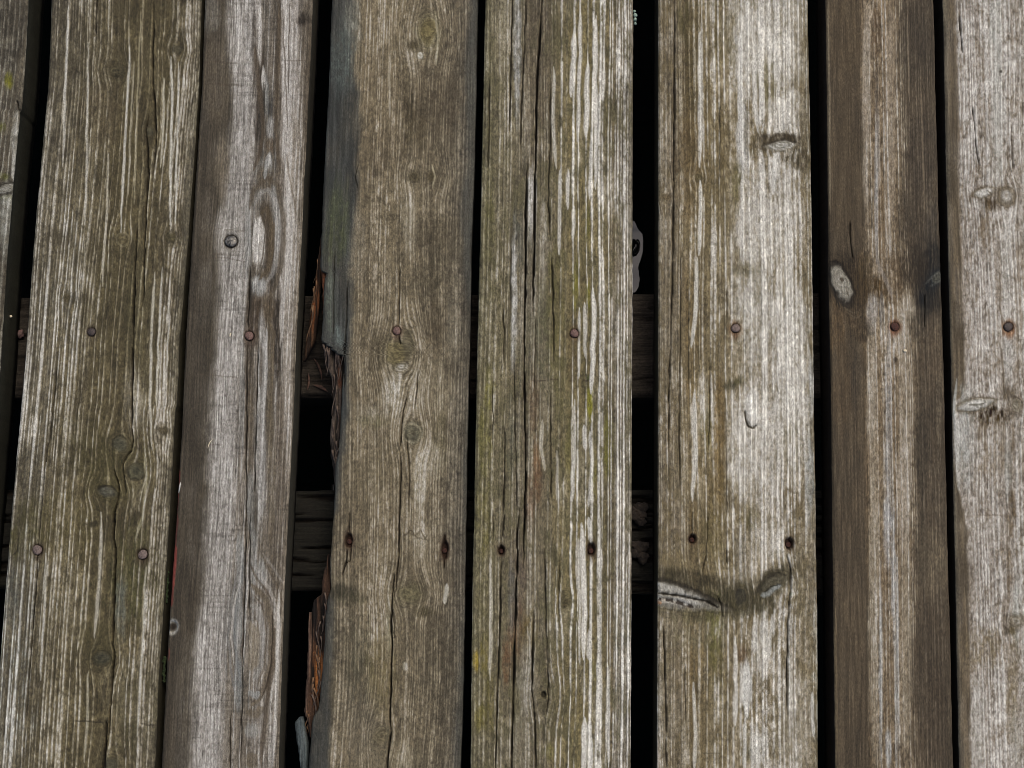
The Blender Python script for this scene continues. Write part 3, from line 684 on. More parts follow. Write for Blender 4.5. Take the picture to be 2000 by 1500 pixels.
# ---- plank 2
plank('plank', deck, dict(
    left=[(0, 400), (167, 394), (333, 383), (500, 372), (667, 362), (833, 355), (1000, 345), (1167, 333), (1250, 328), (1500, 315)],
    right=[(0, 611), (100, 607), (200, 602), (333, 595), (500, 587), (667, 578), (833, 572), (1000, 563), (1167, 555), (1333, 549), (1500, 544)],
    side=(58, 56, 46), spacing=[(0, 6), (0.4, 6.5), (0.5, 14), (0.8, 13), (1, 8)], wander=5, wear=0.3, life=400, relief=0.0003, saw=0.28, flat=0.2, dash=0.22, bu=40, bv=240, dx=1.4, pn=0.36, ps=0.30, grime=0.3, pc=0.5,
    stops=st((0, (122, 112, 102), (160, 150, 140), 0.5), (0.25, (144, 136, 128), (177, 169, 161), 0.55), (0.46, (146, 138, 131), (176, 168, 161), 0.5), (0.54, (116, 105, 92), (158, 152, 147), 0.7), (0.72, (112, 101, 88), (158, 153, 148), 0.75), (0.85, (132, 122, 112), (182, 173, 164), 0.6), (1, (112, 99, 82), (178, 166, 150), 0.6)), silver=0.12, grey=0.18, gk=0.55, lines=0.55,
    knots=[dict(at=(451, 471, 13, 14), core=(120, 112, 100), core2=(160, 152, 140), rings=1, st=0.5, halo=(158, 150, 140), hs=0.7, hw=1.6, warp=0.8),
           dict(at=(336, 1224, 10, 12), core=(34, 27, 20), core2=(42, 34, 26), rim=(168, 162, 152), rs=0.8, rimw=0.3, halo=(70, 64, 54), hs=0.5, dz=-0.006, warp=0.8)],
    bands=[dict(edge=[(0, 448), (100, 452), (200, 456), (300, 448), (400, 440), (440, 424), (480, 425), (520, 430), (600, 428), (700, 422), (800, 417), (900, 411), (1000, 404), (1100, 398), (1200, 391), (1250, 383), (1400, 378), (1500, 374)], side='L', col=(78, 69, 55), st=1.0, soft=15, wob=6, fine=3.2),
           dict(edge=[(0, 430), (300, 424), (500, 398), (900, 392), (1060, 404), (1230, 388), (1300, 350), (1500, 345)], side='L', col=(68, 59, 46), st=0.7, soft=16, wob=9)],
    patches=[(392 + 20, 20, 18, 40, (128, 122, 112), 0.4), (420, 160, 24, 80, (112, 98, 78), 0.4), (435, 330, 14, 60, (126, 112, 92), 0.5),
             # swirling right half, from the top
             (545, 120, 10, 230, (92, 78, 60), 0.75, {'soft': 0.35}), (497, 100, 5, 80, (92, 78, 62), 0.7), (520, 60, 8, 120, (104, 96, 86), 0.6), (527, 215, 5, 60, (76, 74, 70), 0.75), (560, 130, 11, 210, (172, 160, 150), 0.7), (577, 90, 6, 160, (162, 150, 140), 0.5), (598, 130, 10, 150, (102, 88, 70), 0.75),
             (592, 38, 12, 14, (70, 58, 44), 0.8, {'rot': 35}), (508, 190, 8, 110, (88, 74, 58), 0.85, {'rot': 2}), (513, 250, 10, 80, (84, 76, 66), 0.7), (508, 60, 4, 60, (176, 164, 152), 0.7), (515, 155, 4, 24, (172, 166, 158), 0.7), (521, 190, 4, 40, (124, 126, 124), 0.6),
             (530, 252, 9, 22, (150, 146, 142), 0.6), (529, 285, 11, 16, (112, 90, 62), 0.7), (527, 320, 5, 22, (158, 156, 152), 0.8), (538, 270, 5, 60, (72, 68, 62), 0.65),
             (510, 340, 16, 30, (120, 116, 110), 0.55), (520, 350, 20, 26, (104, 88, 66), 0.7), (504, 390, 16, 26, (110, 106, 100), 0.5), (535, 395, 9, 40, (128, 128, 126), 0.6), (556, 300, 12, 90, (158, 146, 134), 0.45), (575, 330, 10, 130, (150, 136, 118), 0.5), (548, 360, 8, 60, (100, 84, 64), 0.55),
             (518, 415, 12, 24, (96, 80, 58), 0.75), (527, 480, 9, 90, (98, 82, 62), 0.85), (546, 440, 9, 60, (136, 132, 128), 0.6), (565, 470, 12, 120, (160, 148, 134), 0.5), (484, 470, 6, 90, (138, 138, 136), 0.6),
             (505, 478, 12, 54, (168, 158, 146), 0.95, {'soft': 0.12, 'noise': 0.25, 'tex': 0.9}), (500, 530, 18, 18, (92, 80, 62), 0.7),
             (505, 560, 16, 20, (142, 142, 140), 0.85, {'soft': 0.3}), (490, 585, 5, 40, (74, 76, 76), 0.7), (536, 545, 7, 30, (72, 66, 58), 0.75), (520, 600, 24, 26, (108, 90, 66), 0.85), (528, 630, 14, 40, (104, 88, 66), 0.7), (498, 625, 13, 55, (92, 74, 54), 0.8),
             (541, 660, 9, 90, (78, 66, 52), 0.85), (512, 720, 8, 110, (146, 142, 138), 0.7), (487, 700, 8, 150, (94, 80, 62), 0.75), (527, 760, 8, 140, (104, 90, 68), 0.75), (545, 760, 5, 150, (84, 70, 54), 0.6), (472, 720, 5, 190, (136, 134, 130), 0.5), (562, 720, 8, 190, (158, 144, 128), 0.5),
             (508, 900, 10, 140, (150, 146, 142), 0.6), (488, 900, 8, 160, (112, 98, 78), 0.65), (530, 920, 9, 150, (116, 102, 80), 0.65), (548, 900, 10, 150, (112, 96, 76), 0.5), (490, 980, 8, 60, (134, 134, 132), 0.6), (497, 1000, 7, 60, (84, 76, 62), 0.6),
             (470, 1100, 8, 60, (132, 134, 134), 0.55), (464, 1210, 10, 60, (134, 136, 136), 0.5), (495, 1090, 6, 70, (134, 134, 132), 0.5), (520, 1060, 16, 60, (112, 98, 78), 0.6), (510, 1120, 9, 26, (138, 138, 136), 0.55), (540, 1100, 12, 90, (104, 90, 72), 0.6),
             (465, 1330, 8, 60, (130, 134, 136), 0.5)],
    strokes=[([(486, 410), (496, 370), (520, 347), (542, 362), (553, 420), (553, 480), (546, 530), (532, 575), (506, 604)], 6, (90, 77, 60), 0.7, {'taper': 9, 'noise': 0.7}), ([(497, 402), (507, 378), (522, 370), (537, 390), (543, 440), (541, 490), (531, 535), (514, 562)], 5, (150, 145, 140), 0.5, {'taper': 9, 'noise': 0.6}), ([(508, 418), (521, 406), (531, 440), (531, 490), (523, 526), (504, 548)], 6, (92, 77, 56), 0.8, {'taper': 9, 'noise': 0.4}), ([(560, 380), (567, 450), (563, 530), (550, 600), (548, 680)], 5, (178, 167, 156), 0.6),
             ([(494, 335), (506, 300), (514, 262), (511, 205), (504, 160), (499, 90)], 5, (84, 70, 54), 0.8, {'taper': 10, 'noise': 0.4}), ([(548, 340), (543, 300), (538, 250), (541, 190), (545, 100), (546, 10)], 5, (88, 74, 57), 0.75, {'taper': 10, 'noise': 0.4}), ([(516, 350), (520, 318), (524, 300)], 4, (150, 150, 148), 0.7), ([(530, 345), (533, 322), (530, 300)], 3, (72, 66, 58), 0.7), ([(560, 300), (566, 350), (580, 420)], 3, (104, 90, 72), 0.6), ([(552, 270), (560, 330), (572, 400), (578, 470)], 3, (176, 164, 150), 0.6), ([(488, 620), (500, 640), (510, 690), (508, 760)], 4, (80, 66, 50), 0.6), ([(522, 620), (534, 650), (532, 720), (526, 820)], 4, (98, 84, 63), 0.7), ([(520, 640), (520, 720), (514, 800)], 3.4, (160, 156, 152), 0.7),
             ([(476, 1100), (463, 1170), (458, 1230), (462, 1290), (473, 1345)], 3.4, (116, 117, 117), 0.75, {'noise': 0.4}), ([(464, 1110), (451, 1180), (446, 1240), (450, 1300), (459, 1360)], 3, (118, 116, 114), 0.7, {'noise': 0.4}), ([(452, 1140), (440, 1210), (438, 1270), (444, 1330)], 2.6, (122, 118, 114), 0.65, {'noise': 0.4}), ([(440, 1160), (428, 1220), (427, 1290), (432, 1350)], 2.2, (128, 122, 116), 0.55), ([(470, 1130), (456, 1190), (452, 1240), (456, 1300)], 2.4, (188, 178, 168), 0.5),
             ([(498, 1110), (528, 1150), (546, 1210), (544, 1290), (532, 1350), (519, 1410)], 4, (168, 158, 147), 0.4, {'noise': 0.6}), ([(488, 1100), (500, 1128), (517, 1148), (530, 1170)], 3, (86, 72, 55), 0.7), ([(494, 1160), (512, 1180), (521, 1235), (517, 1295), (503, 1340)], 2.4, (92, 78, 60), 0.7), ([(492, 1200), (503, 1215), (507, 1250), (503, 1300), (494, 1325)], 2, (98, 84, 66), 0.65), ([(520, 1100), (540, 1140), (552, 1180)], 2.4, (92, 78, 60), 0.6), ([(512, 1080), (535, 1110), (554, 1140)], 2.6, (148, 140, 132), 0.35),
             ([(490, 1140), (520, 1170), (532, 1230), (530, 1290), (516, 1345), (492, 1380)], 9, (100, 86, 66), 0.8, {'taper': 14}), ([(486, 1180), (506, 1190), (514, 1240), (508, 1300), (494, 1330)], 7, (138, 134, 129), 0.55, {'taper': 14}),
             ([(490, 1215), (498, 1240), (496, 1290), (488, 1310)], 12, (126, 112, 90), 0.7), ([(484, 1350), (500, 1360), (506, 1350)], 7, (140, 142, 142), 0.7), ([(480, 1390), (500, 1395), (516, 1380)], 9, (106, 92, 72), 0.7), ([(478, 1425), (505, 1430)], 16, (138, 136, 132), 0.6),
             ([(536, 1225), (532, 1300), (524, 1350), (516, 1420), (510, 1500)], 6, (80, 66, 50), 0.8), ([(492, 1470), (490, 1500)], 16, (106, 92, 72), 0.7), ([(538, 1400), (530, 1500)], 6, (150, 146, 142), 0.5), ([(545, 1150), (541, 1300), (535, 1480)], 5, (184, 170, 152), 0.6),
             ([(532, 1195), (533, 1240), (530, 1290), (520, 1340), (508, 1370)], 1.6, (60, 48, 34), 0.9), ([(515, 160), (518, 220)], 2, (58, 52, 44), 0.7), ([(552, 0), (556, 120), (562, 260)], 1.4, (88, 78, 68), 0.7), ([(566, 0), (564, 100), (563, 190)], 1.4, (70, 60, 50), 0.7),
             ([(514, 425), (519, 440), (517, 470), (514, 500), (508, 520)], 1.6, (70, 58, 44), 0.8), ([(493, 430), (491, 480), (490, 520)], 1.4, (84, 80, 72), 0.7),
             ([(348, 915), (346, 960), (344, 1000)], 4, (128, 52, 42), 0.85, {'taper': 12}), ([(345, 1000), (343, 1050), (341, 1070)], 4.5, (112, 54, 46), 0.8, {'noise': 0.9}), ([(342, 1064), (340, 1095), (337, 1130), (336, 1150)], 6.5, (138, 56, 46), 0.9, {'taper': 12, 'noise': 0.9}), ([(336, 1140), (334, 1185)], 4.5, (122, 48, 38), 0.75), ([(330, 1265), (328, 1290)], 2.5, (120, 56, 46), 0.5),
             ([(352, 943), (350, 952), (348, 962)], 2.2, (235, 230, 222), 0.9), ([(395, 440), (440, 448), (486, 452)], 1, (96, 84, 68), 0.5), ([(396, 505), (440, 503), (480, 512)], 1.2, (88, 76, 62), 0.6), ([(398, 498), (430, 496), (470, 500)], 1, (88, 76, 62), 0.5),  # first stroke: small white glint painted on the left edge
             ([(398, 30), (470, 34)], 1.4, (84, 72, 58), 0.5), ([(396, 120), (465, 124)], 1.6, (80, 68, 54), 0.6), ([(394, 162), (480, 168)], 1.6, (80, 68, 54), 0.6), ([(550, 118), (604, 118)], 1, (80, 68, 54), 0.5), ([(380, 730), (470, 738)], 2, (84, 72, 58), 0.5), ([(360, 1060), (400, 1064)], 1.6, (60, 50, 40), 0.4)],
    cracks=[([(488, 520), (486, 600), (484, 640)], 2.0), ([(484, 668), (482, 760), (481, 900), (481, 1000), (479, 1100), (477, 1180), (474, 1300), (472, 1400), (470, 1512)], 2.0), ([(505, 670), (502, 760), (500, 850), (498, 910), (497, 965)], 2.2), ([(451, 1390), (450, 1440), (449, 1512)], 1.8), ([(489, 1000), (488, 1090), (486, 1200)], 2.4, 0.003)],
    nails=[(451, 471, 12, (120, 112, 102), 0.5, SCREW, 0.0002), (487, 656, 8.6, (92, 72, 58), 0.6, NAIL_RED, 0.0008)]), 2,
    'smooth narrow mauve grey plank with brown stained left side and red paint streak')

# ---- plank 3, its left edge broken twice
left3 = [(0, 648), (140, 643), (350, 632), (467, 627), (520, 625), (530, 627), (532, 638), (548, 634), (570, 632), (612, 631), (660, 627), (668, 628), (671, 637), (674, 634), (678, 647), (682, 643), (687, 657), (690, 652), (693, 668), (698, 671), (720, 672), (760, 668), (850, 664), (885, 660), (905, 655), (930, 653), (960, 654), (1030, 649), (1075, 647), (1095, 645), (1150, 646), (1170, 640), (1210, 636), (1260, 633), (1330, 628), (1370, 624), (1386, 621), (1400, 612), (1410, 609), (1440, 607), (1500, 602)]
p3 = plank('plank', deck, dict(
    left=left3, grain_left=[(-900, 700), (0, 648), (500, 626), (1000, 622), (1500, 602), (2300, 580)], slope=-0.03,
    right=[(0, 933), (175, 930), (350, 926), (500, 920.5), (675, 918), (850, 913), (1000, 911), (1175, 908), (1350, 905), (1500, 899.5)],
    side=(50, 46, 38), spacing=[(0, 6), (0.3, 6), (0.7, 6.2), (1, 6)], wander=7, wear=0.36, life=170, relief=0.0005, flat=0.22, dash=0.25, bu=44, bv=110, gk=0.8, grime=0.5,
    stops=st((0, (84, 76, 62), (136, 124, 106), 0.7), (0.25, (108, 96, 77), (162, 148, 126), 0.75), (0.5, (111, 99, 79), (168, 154, 132), 0.75), (0.8, (101, 90, 73), (156, 143, 121), 0.75), (1, (82, 75, 64), (130, 122, 110), 0.55)),
    knots=[dict(at=(836, 62, 17, 26), core=(106, 98, 70), core2=(78, 70, 48), rings=1.6, halo=(120, 112, 82), hs=0.4, warp=0.95, wa=2.4, wb=2.4),
           dict(at=(806, 89, 11, 8), core=(60, 54, 42), core2=(88, 80, 62), halo=(76, 68, 50), hs=0.4, warp=0.5), dict(at=(821, 109, 6, 7), core=(184, 178, 160), core2=(130, 122, 98), rings=1, warp=0.3),
           dict(at=(808, 345, 12, 10), core=(60, 54, 42), core2=(94, 86, 68), rings=1.3, halo=(82, 74, 56), hs=0.5, warp=0.7), dict(at=(842, 345, 9, 11), core=(84, 76, 56), core2=(58, 50, 38), halo=(84, 74, 54), hs=0.4, warp=0.95, wa=3, wb=2.6),
           dict(at=(775, 690, 24, 26), core=(112, 104, 78), core2=(74, 68, 50), rings=2.2, halo=(92, 84, 62), hs=0.4, warp=0.95, wa=2.1, wb=2.2), dict(at=(784, 716, 13, 8), rot=-20, core=(176, 168, 150), core2=(88, 80, 64), rings=1.5, warp=0.3), dict(at=(797, 672, 13, 34), core=(84, 79, 64), core2=(72, 68, 56), st=0.75, warp=0.5),
           dict(at=(806, 846, 17, 18), core=(94, 92, 82), core2=(74, 70, 58), rings=1.0, rim=(140, 132, 112), rs=0.6, rimw=0.14, halo=(82, 74, 56), hs=0.7, hw=0.35, warp=0.95, wa=2.3, wb=2.7),
           dict(at=(800, 1160, 20, 17), rot=-20, core=(110, 104, 84), core2=(80, 76, 60), rings=1.6, halo=(98, 90, 66), hs=0.5, warp=0.9, wa=2.2, wb=2.2),
           dict(at=(745, 1437, 15, 17), core=(112, 104, 88), core2=(74, 68, 54), rings=1.8, halo=(92, 84, 66), hs=0.5, warp=0.9, wa=2, wb=2.8)],
    bands=[dict(edge=[(-900, 760), (0, 692), (130, 692), (180, 704), (320, 702), (420, 696), (500, 688), (700, 684), (820, 682), (950, 664), (1040, 640), (1100, 600)], side='L', col=(61, 62, 60), st=0.97, soft=11, wob=9, fine=4),
           dict(edge=[(1090, 600), (1130, 640), (1180, 652), (1250, 652), (1350, 646), (1500, 641), (2300, 600)], side='L', col=(61, 62, 60), st=0.92, soft=9, wob=7, fine=4),
           dict(edge=[(-900, 930), (0, 922), (120, 908), (300, 912), (400, 902), (520, 900), (600, 916), (700, 925), (900, 906), (1100, 912), (1300, 896), (1500, 884), (2300, 870)], side='R', col=(68, 68, 64), st=0.72, soft=9, wob=7, fine=4)],
    patches=[(690, 40, 14, 50, (140, 138, 128), 0.45), (668, 120, 20, 60, (88, 96, 94), 0.5), (660, 420, 22, 60, (84, 88, 62), 0.55), (655, 480, 22, 40, (78, 80, 56), 0.5), (646, 590, 10, 60, (98, 102, 92), 0.6), (662, 655, 12, 20, (112, 120, 118), 0.55),
             (800, 235, 12, 50, (80, 70, 48), 0.65), (790, 160, 10, 40, (76, 66, 48), 0.5), (825, 260, 12, 40, (80, 70, 48), 0.55), (740, 200, 40, 90, (110, 96, 76), 0.35), (840, 200, 60, 60, (88, 76, 60), 0.4), (750, 300, 50, 40, (84, 72, 56), 0.4), (800, 430, 14, 60, (160, 150, 130), 0.4), (700, 480, 14, 60, (150, 140, 124), 0.4), (860, 500, 40, 70, (76, 68, 52), 0.5),
             (850, 450, 40, 30, (84, 74, 58), 0.4), (820, 560, 40, 30, (78, 70, 54), 0.4), (885, 640, 14, 60, (146, 136, 118), 0.4), (850, 640, 18, 50, (84, 72, 54), 0.45), (735, 700, 18, 60, (76, 66, 50), 0.5), (770, 760, 14, 40, (176, 166, 146), 0.6), (755, 770, 10, 50, (168, 156, 136), 0.5), (815, 760, 14, 40, (158, 146, 124), 0.5), (850, 760, 30, 50, (146, 134, 112), 0.35),
             (722, 810, 24, 20, (160, 150, 132), 0.35), (730, 822, 30, 12, (92, 86, 56), 0.45), (860, 860, 14, 60, (88, 80, 56), 0.5), (840, 900, 20, 30, (166, 154, 132), 0.5), (820, 940, 12, 60, (176, 164, 140), 0.6), (720, 930, 40, 60, (104, 94, 74), 0.3), (790, 930, 40, 60, (100, 88, 68), 0.3),
             (665, 1155, 32, 14, (62, 58, 44), 0.8, {'noise': 0.4}), (690, 1170, 26, 12, (74, 70, 50), 0.5), (830, 1196, 18, 10, (74, 66, 40), 0.7), (820, 1060, 14, 40, (160, 148, 126), 0.4), (760, 1220, 6, 60, (156, 146, 122), 0.5), (700, 1300, 26, 90, (78, 76, 62), 0.45), (745, 1320, 26, 70, (112, 100, 62), 0.35), (850, 1300, 50, 90, (76, 68, 54), 0.45), (700, 1420, 40, 80, (102, 94, 82), 0.4), (770, 1480, 60, 30, (122, 112, 92), 0.4), (792, 1480, 14, 24, (152, 140, 118), 0.5), (840, 1120, 50, 60, (98, 86, 68), 0.3)],
    strokes=[([(872, 1140), (872, 1160), (869, 1180)], 5, (176, 168, 148), 0.8), ([(791, 1293), (792, 1310)], 5, (160, 152, 134), 0.6), ([(763, 100), (760, 150), (762, 230)], 2.4, (176, 162, 136), 0.6), ([(850, 20), (856, 70), (852, 130)], 2.4, (176, 164, 134), 0.5), ([(842, 320), (849, 345), (845, 370)], 2, (176, 162, 130), 0.6),
             ([(785, 1036), (792, 1046), (803, 1034), (812, 1046), (822, 1036), (830, 1052), (838, 1040)], 1.5, (66, 56, 42), 0.7), ([(786, 1048), (800, 1040), (815, 1050), (838, 1055)], 1.2, (66, 56, 42), 0.6), ([(650, 1068), (690, 1066), (720, 1076)], 1.2, (66, 56, 42), 0.6), ([(870, 1030), (905, 1040)], 1.0, (72, 62, 48), 0.5), ([(802, 175), (805, 200), (800, 240)], 2, (52, 44, 30), 0.7), ([(798, 190), (795, 230)], 1.6, (56, 48, 34), 0.6),
             ([(910, 140), (905, 900)], 0, (60, 60, 60), 0.0)],
    cracks=[([(781, 520), (780, 580), (779, 640)], 2.0), ([(779, 655), (783, 672)], 2.2), ([(795, 775), (788, 800), (784, 835), (782, 870)], 2.4), ([(816, 720), (814, 760), (810, 800)], 1.6), ([(782, 880), (782, 930), (781, 1000), (778, 1090), (774, 1150), (768, 1172)], 2.4), ([(771, 1120), (766, 1170), (764, 1210), (766, 1262), (764, 1330), (762, 1400), (763, 1432)], 3.2, 0.009), ([(764, 1428), (760, 1460), (754, 1512)], 3.6), ([(768, 1190), (771, 1250)], 1.6),
            ([(683, 1000), (682, 1040)], 1.8), ([(679, 1075), (676, 1100), (668, 1125)], 2.2), ([(686, 1070), (684, 1095), (672, 1103)], 1.6), ([(868, 1045), (868, 1055)], 2), ([(867, 1090), (866, 1110)], 1.8), ([(679, 540), (677, 620), (673, 690), (672, 760)], 2.2), ([(653, 480), (652, 560), (651, 660)], 1.4), ([(700, 320), (694, 350), (699, 370)], 1.4), ([(795, 850), (800, 940), (797, 1000)], 1.4)],
    nails=[(775, 646, 8.0, (92, 70, 58), 0.6, NAIL_RED, 0.0004)], holes=[(681, 1056, 8, 16), (868, 1073, 8, 20)]), 3,
    'brown fine grained plank with blue grey stained, broken and splintered left edge')

def rot_col(dark, mid, hot, hotbox):
    def fn(X, Y, f1, f2):
        c = lerp(np.broadcast_to(C(dark), X.shape + (3,)).copy(), np.broadcast_to(C(mid), X.shape + (3,)), sstep(0.35, 0.7, f1))
        if hotbox:
            hx, hy, rx, ry = hotbox
            m = (1 - sstep(0.4, 1.2, np.hypot((X - hx) / rx, (Y - hy) / ry) + 0.9 * (f2 - 0.5))) * sstep(0.35, 0.6, f1)
            c = lerp(c, np.broadcast_to(C(hot), X.shape + (3,)), m)
        return c
    return fn
# torn wood under the broken edge (upper break)
slab('torn_wood', p3, [(664, 629), (690, 632), (725, 640), (738, 648), (800, 650), (830, 645), (890, 645), (915, 650), (960, 654)], [(664, 676), (760, 674), (900, 664), (960, 658)], -0.013, 0.030, rot_col((30, 26, 22), (78, 69, 60), (84, 54, 36), (664, 720, 6, 40)), 31)['label'] = 'dark rotten wood exposed below the upper break'
slab('splinter', p3, [(462, 626), (520, 617), (600, 606), (680, 590), (700, 587)], [(462, 629), (520, 628), (600, 620), (660, 612), (700, 590)], -0.012, 0.006, rot_col((34, 25, 18), (78, 56, 38), (112, 68, 38), (612, 590, 12, 70)), 32, cols=12, rough=0.002, ztilt=lambda X, Y: -0.00006 * (Y - 462))['label'] = 'long orange brown splinter hanging off the upper break'
slab('splinter', p3, [(528, 627), (545, 628), (575, 630), (615, 630)], [(528, 641), (545, 639), (575, 636), (615, 633)], -0.006, 0.008, rot_col((36, 24, 17), (78, 48, 30), (96, 58, 36), (633, 560, 8, 40)), 33, cols=10, rough=0.002)
# lower break
slab('torn_wood', p3, [(1082, 641), (1120, 632), (1160, 627), (1172, 612), (1200, 608), (1300, 604), (1390, 600), (1440, 604)], [(1082, 652), (1170, 648), (1260, 640), (1340, 634), (1400, 620), (1440, 610)], -0.012, 0.028, rot_col((22, 17, 13), (66, 48, 35), (138, 88, 46), (622, 1325, 16, 75)), 34, cols=36, rough=0.0045)['label'] = 'orange brown torn wood exposed at the lower break'
slab('splinter', p3, [(1196, 603), (1250, 601), (1320, 598), (1392, 594), (1402, 597)], [(1196, 607), (1250, 609), (1320, 607), (1392, 602), (1402, 600)], -0.010, 0.020, rot_col((70, 54, 43), (108, 86, 70), (150, 110, 80), None), 35, cols=10, rough=0.0015)
slab('splinter', p3, [(1401, 583), (1408, 577), (1414, 575), (1455, 580), (1500, 586), (1560, 594)], [(1401, 590), (1408, 592), (1430, 596), (1455, 602), (1500, 601), (1560, 602)], -0.009, 0.012, rot_col((62, 70, 70), (92, 100, 98), (90, 96, 96), None), 36, cols=16, rough=0.001)['label'] = 'loose blue grey splinter beside the lower break'

FIBRE = rust_material('torn_fibre', (40, 31, 25), (98, 82, 68), 0, 0.9, 200)
FIBRE_RED = rust_material('torn_fibre_fresh', (58, 43, 29), (122, 90, 58), 0, 0.9, 200)
def fibre(parent, x0, y0, x1, y1, w, z0, z1, mat):
    n, k = 7, 6
    t = np.linspace(0, 1, n); ax, ay = place(x0, y0, z0); bx, by = place(x1, y1, z1)
    L = math.hypot(bx - ax, by - ay); ux, uy = (bx - ax) / L, (by - ay) / L
    th = np.linspace(0, 2 * math.pi, k, endpoint=False); P = np.zeros((n, k, 3))
    for i in range(n):
        r = w * MPP * (1 - t[i]) ** 0.6 + 0.00012; bend = 0.05 * L * math.sin(5 * t[i] + x0)
        P[i, :, 0] = (bx - ax) * t[i] - uy * bend - uy * np.cos(th) * r
        P[i, :, 1] = (by - ay) * t[i] + ux * bend + ux * np.cos(th) * r
        P[i, :, 2] = (z1 - z0) * t[i] + np.sin(th) * r * 0.7
    o = link('splinter', grid_mesh('splinter', P, wrap=True, caps=True), parent, mat)
    o.location = (float(ax), float(ay), z0)
fr = np.random.default_rng(77)
for _ in range(16):
    x = fr.uniform(630, 668); fibre(p3, x, 676 + (x - 628) * 0.4 + fr.uniform(-6, 2), x + fr.uniform(-4, 5), 700 + fr.uniform(5, 48), fr.uniform(0.9, 2.2), -0.004, -0.010, FIBRE)
for _ in range(8):
    y = fr.uniform(720, 880); x = np.interp(y, [700, 800, 900], [646, 652, 650]); fibre(p3, x + fr.uniform(0, 14), y, x + fr.uniform(-4, 8), y + fr.uniform(30, 70), fr.uniform(1.0, 2.2), -0.009, -0.014, FIBRE)
for _ in range(7):
    y = fr.uniform(490, 600); x = np.interp(y, [470, 690], [626, 598]); fibre(p3, x, y, x + fr.uniform(-10, 0), y + fr.uniform(30, 80), fr.uniform(0.8, 1.6), -0.012, -0.022, FIBRE_RED)
for _ in range(16):
    y = fr.uniform(1150, 1360); x = np.interp(y, [1100, 1160, 1400], [640, 622, 606]); fibre(p3, x + fr.uniform(0, 16), y, x + fr.uniform(-2, 14), y + fr.uniform(30, 80), fr.uniform(0.9, 2.2), -0.008, -0.012, FIBRE_RED if fr.random() < 0.5 else FIBRE)
for _ in range(5):
    fibre(p3, 600 + fr.uniform(-4, 12), 1395 + fr.uniform(-8, 8), 596 + fr.uniform(-2, 12), 1420 + fr.uniform(0, 18), 1.3, -0.010, -0.018, FIBRE_RED)

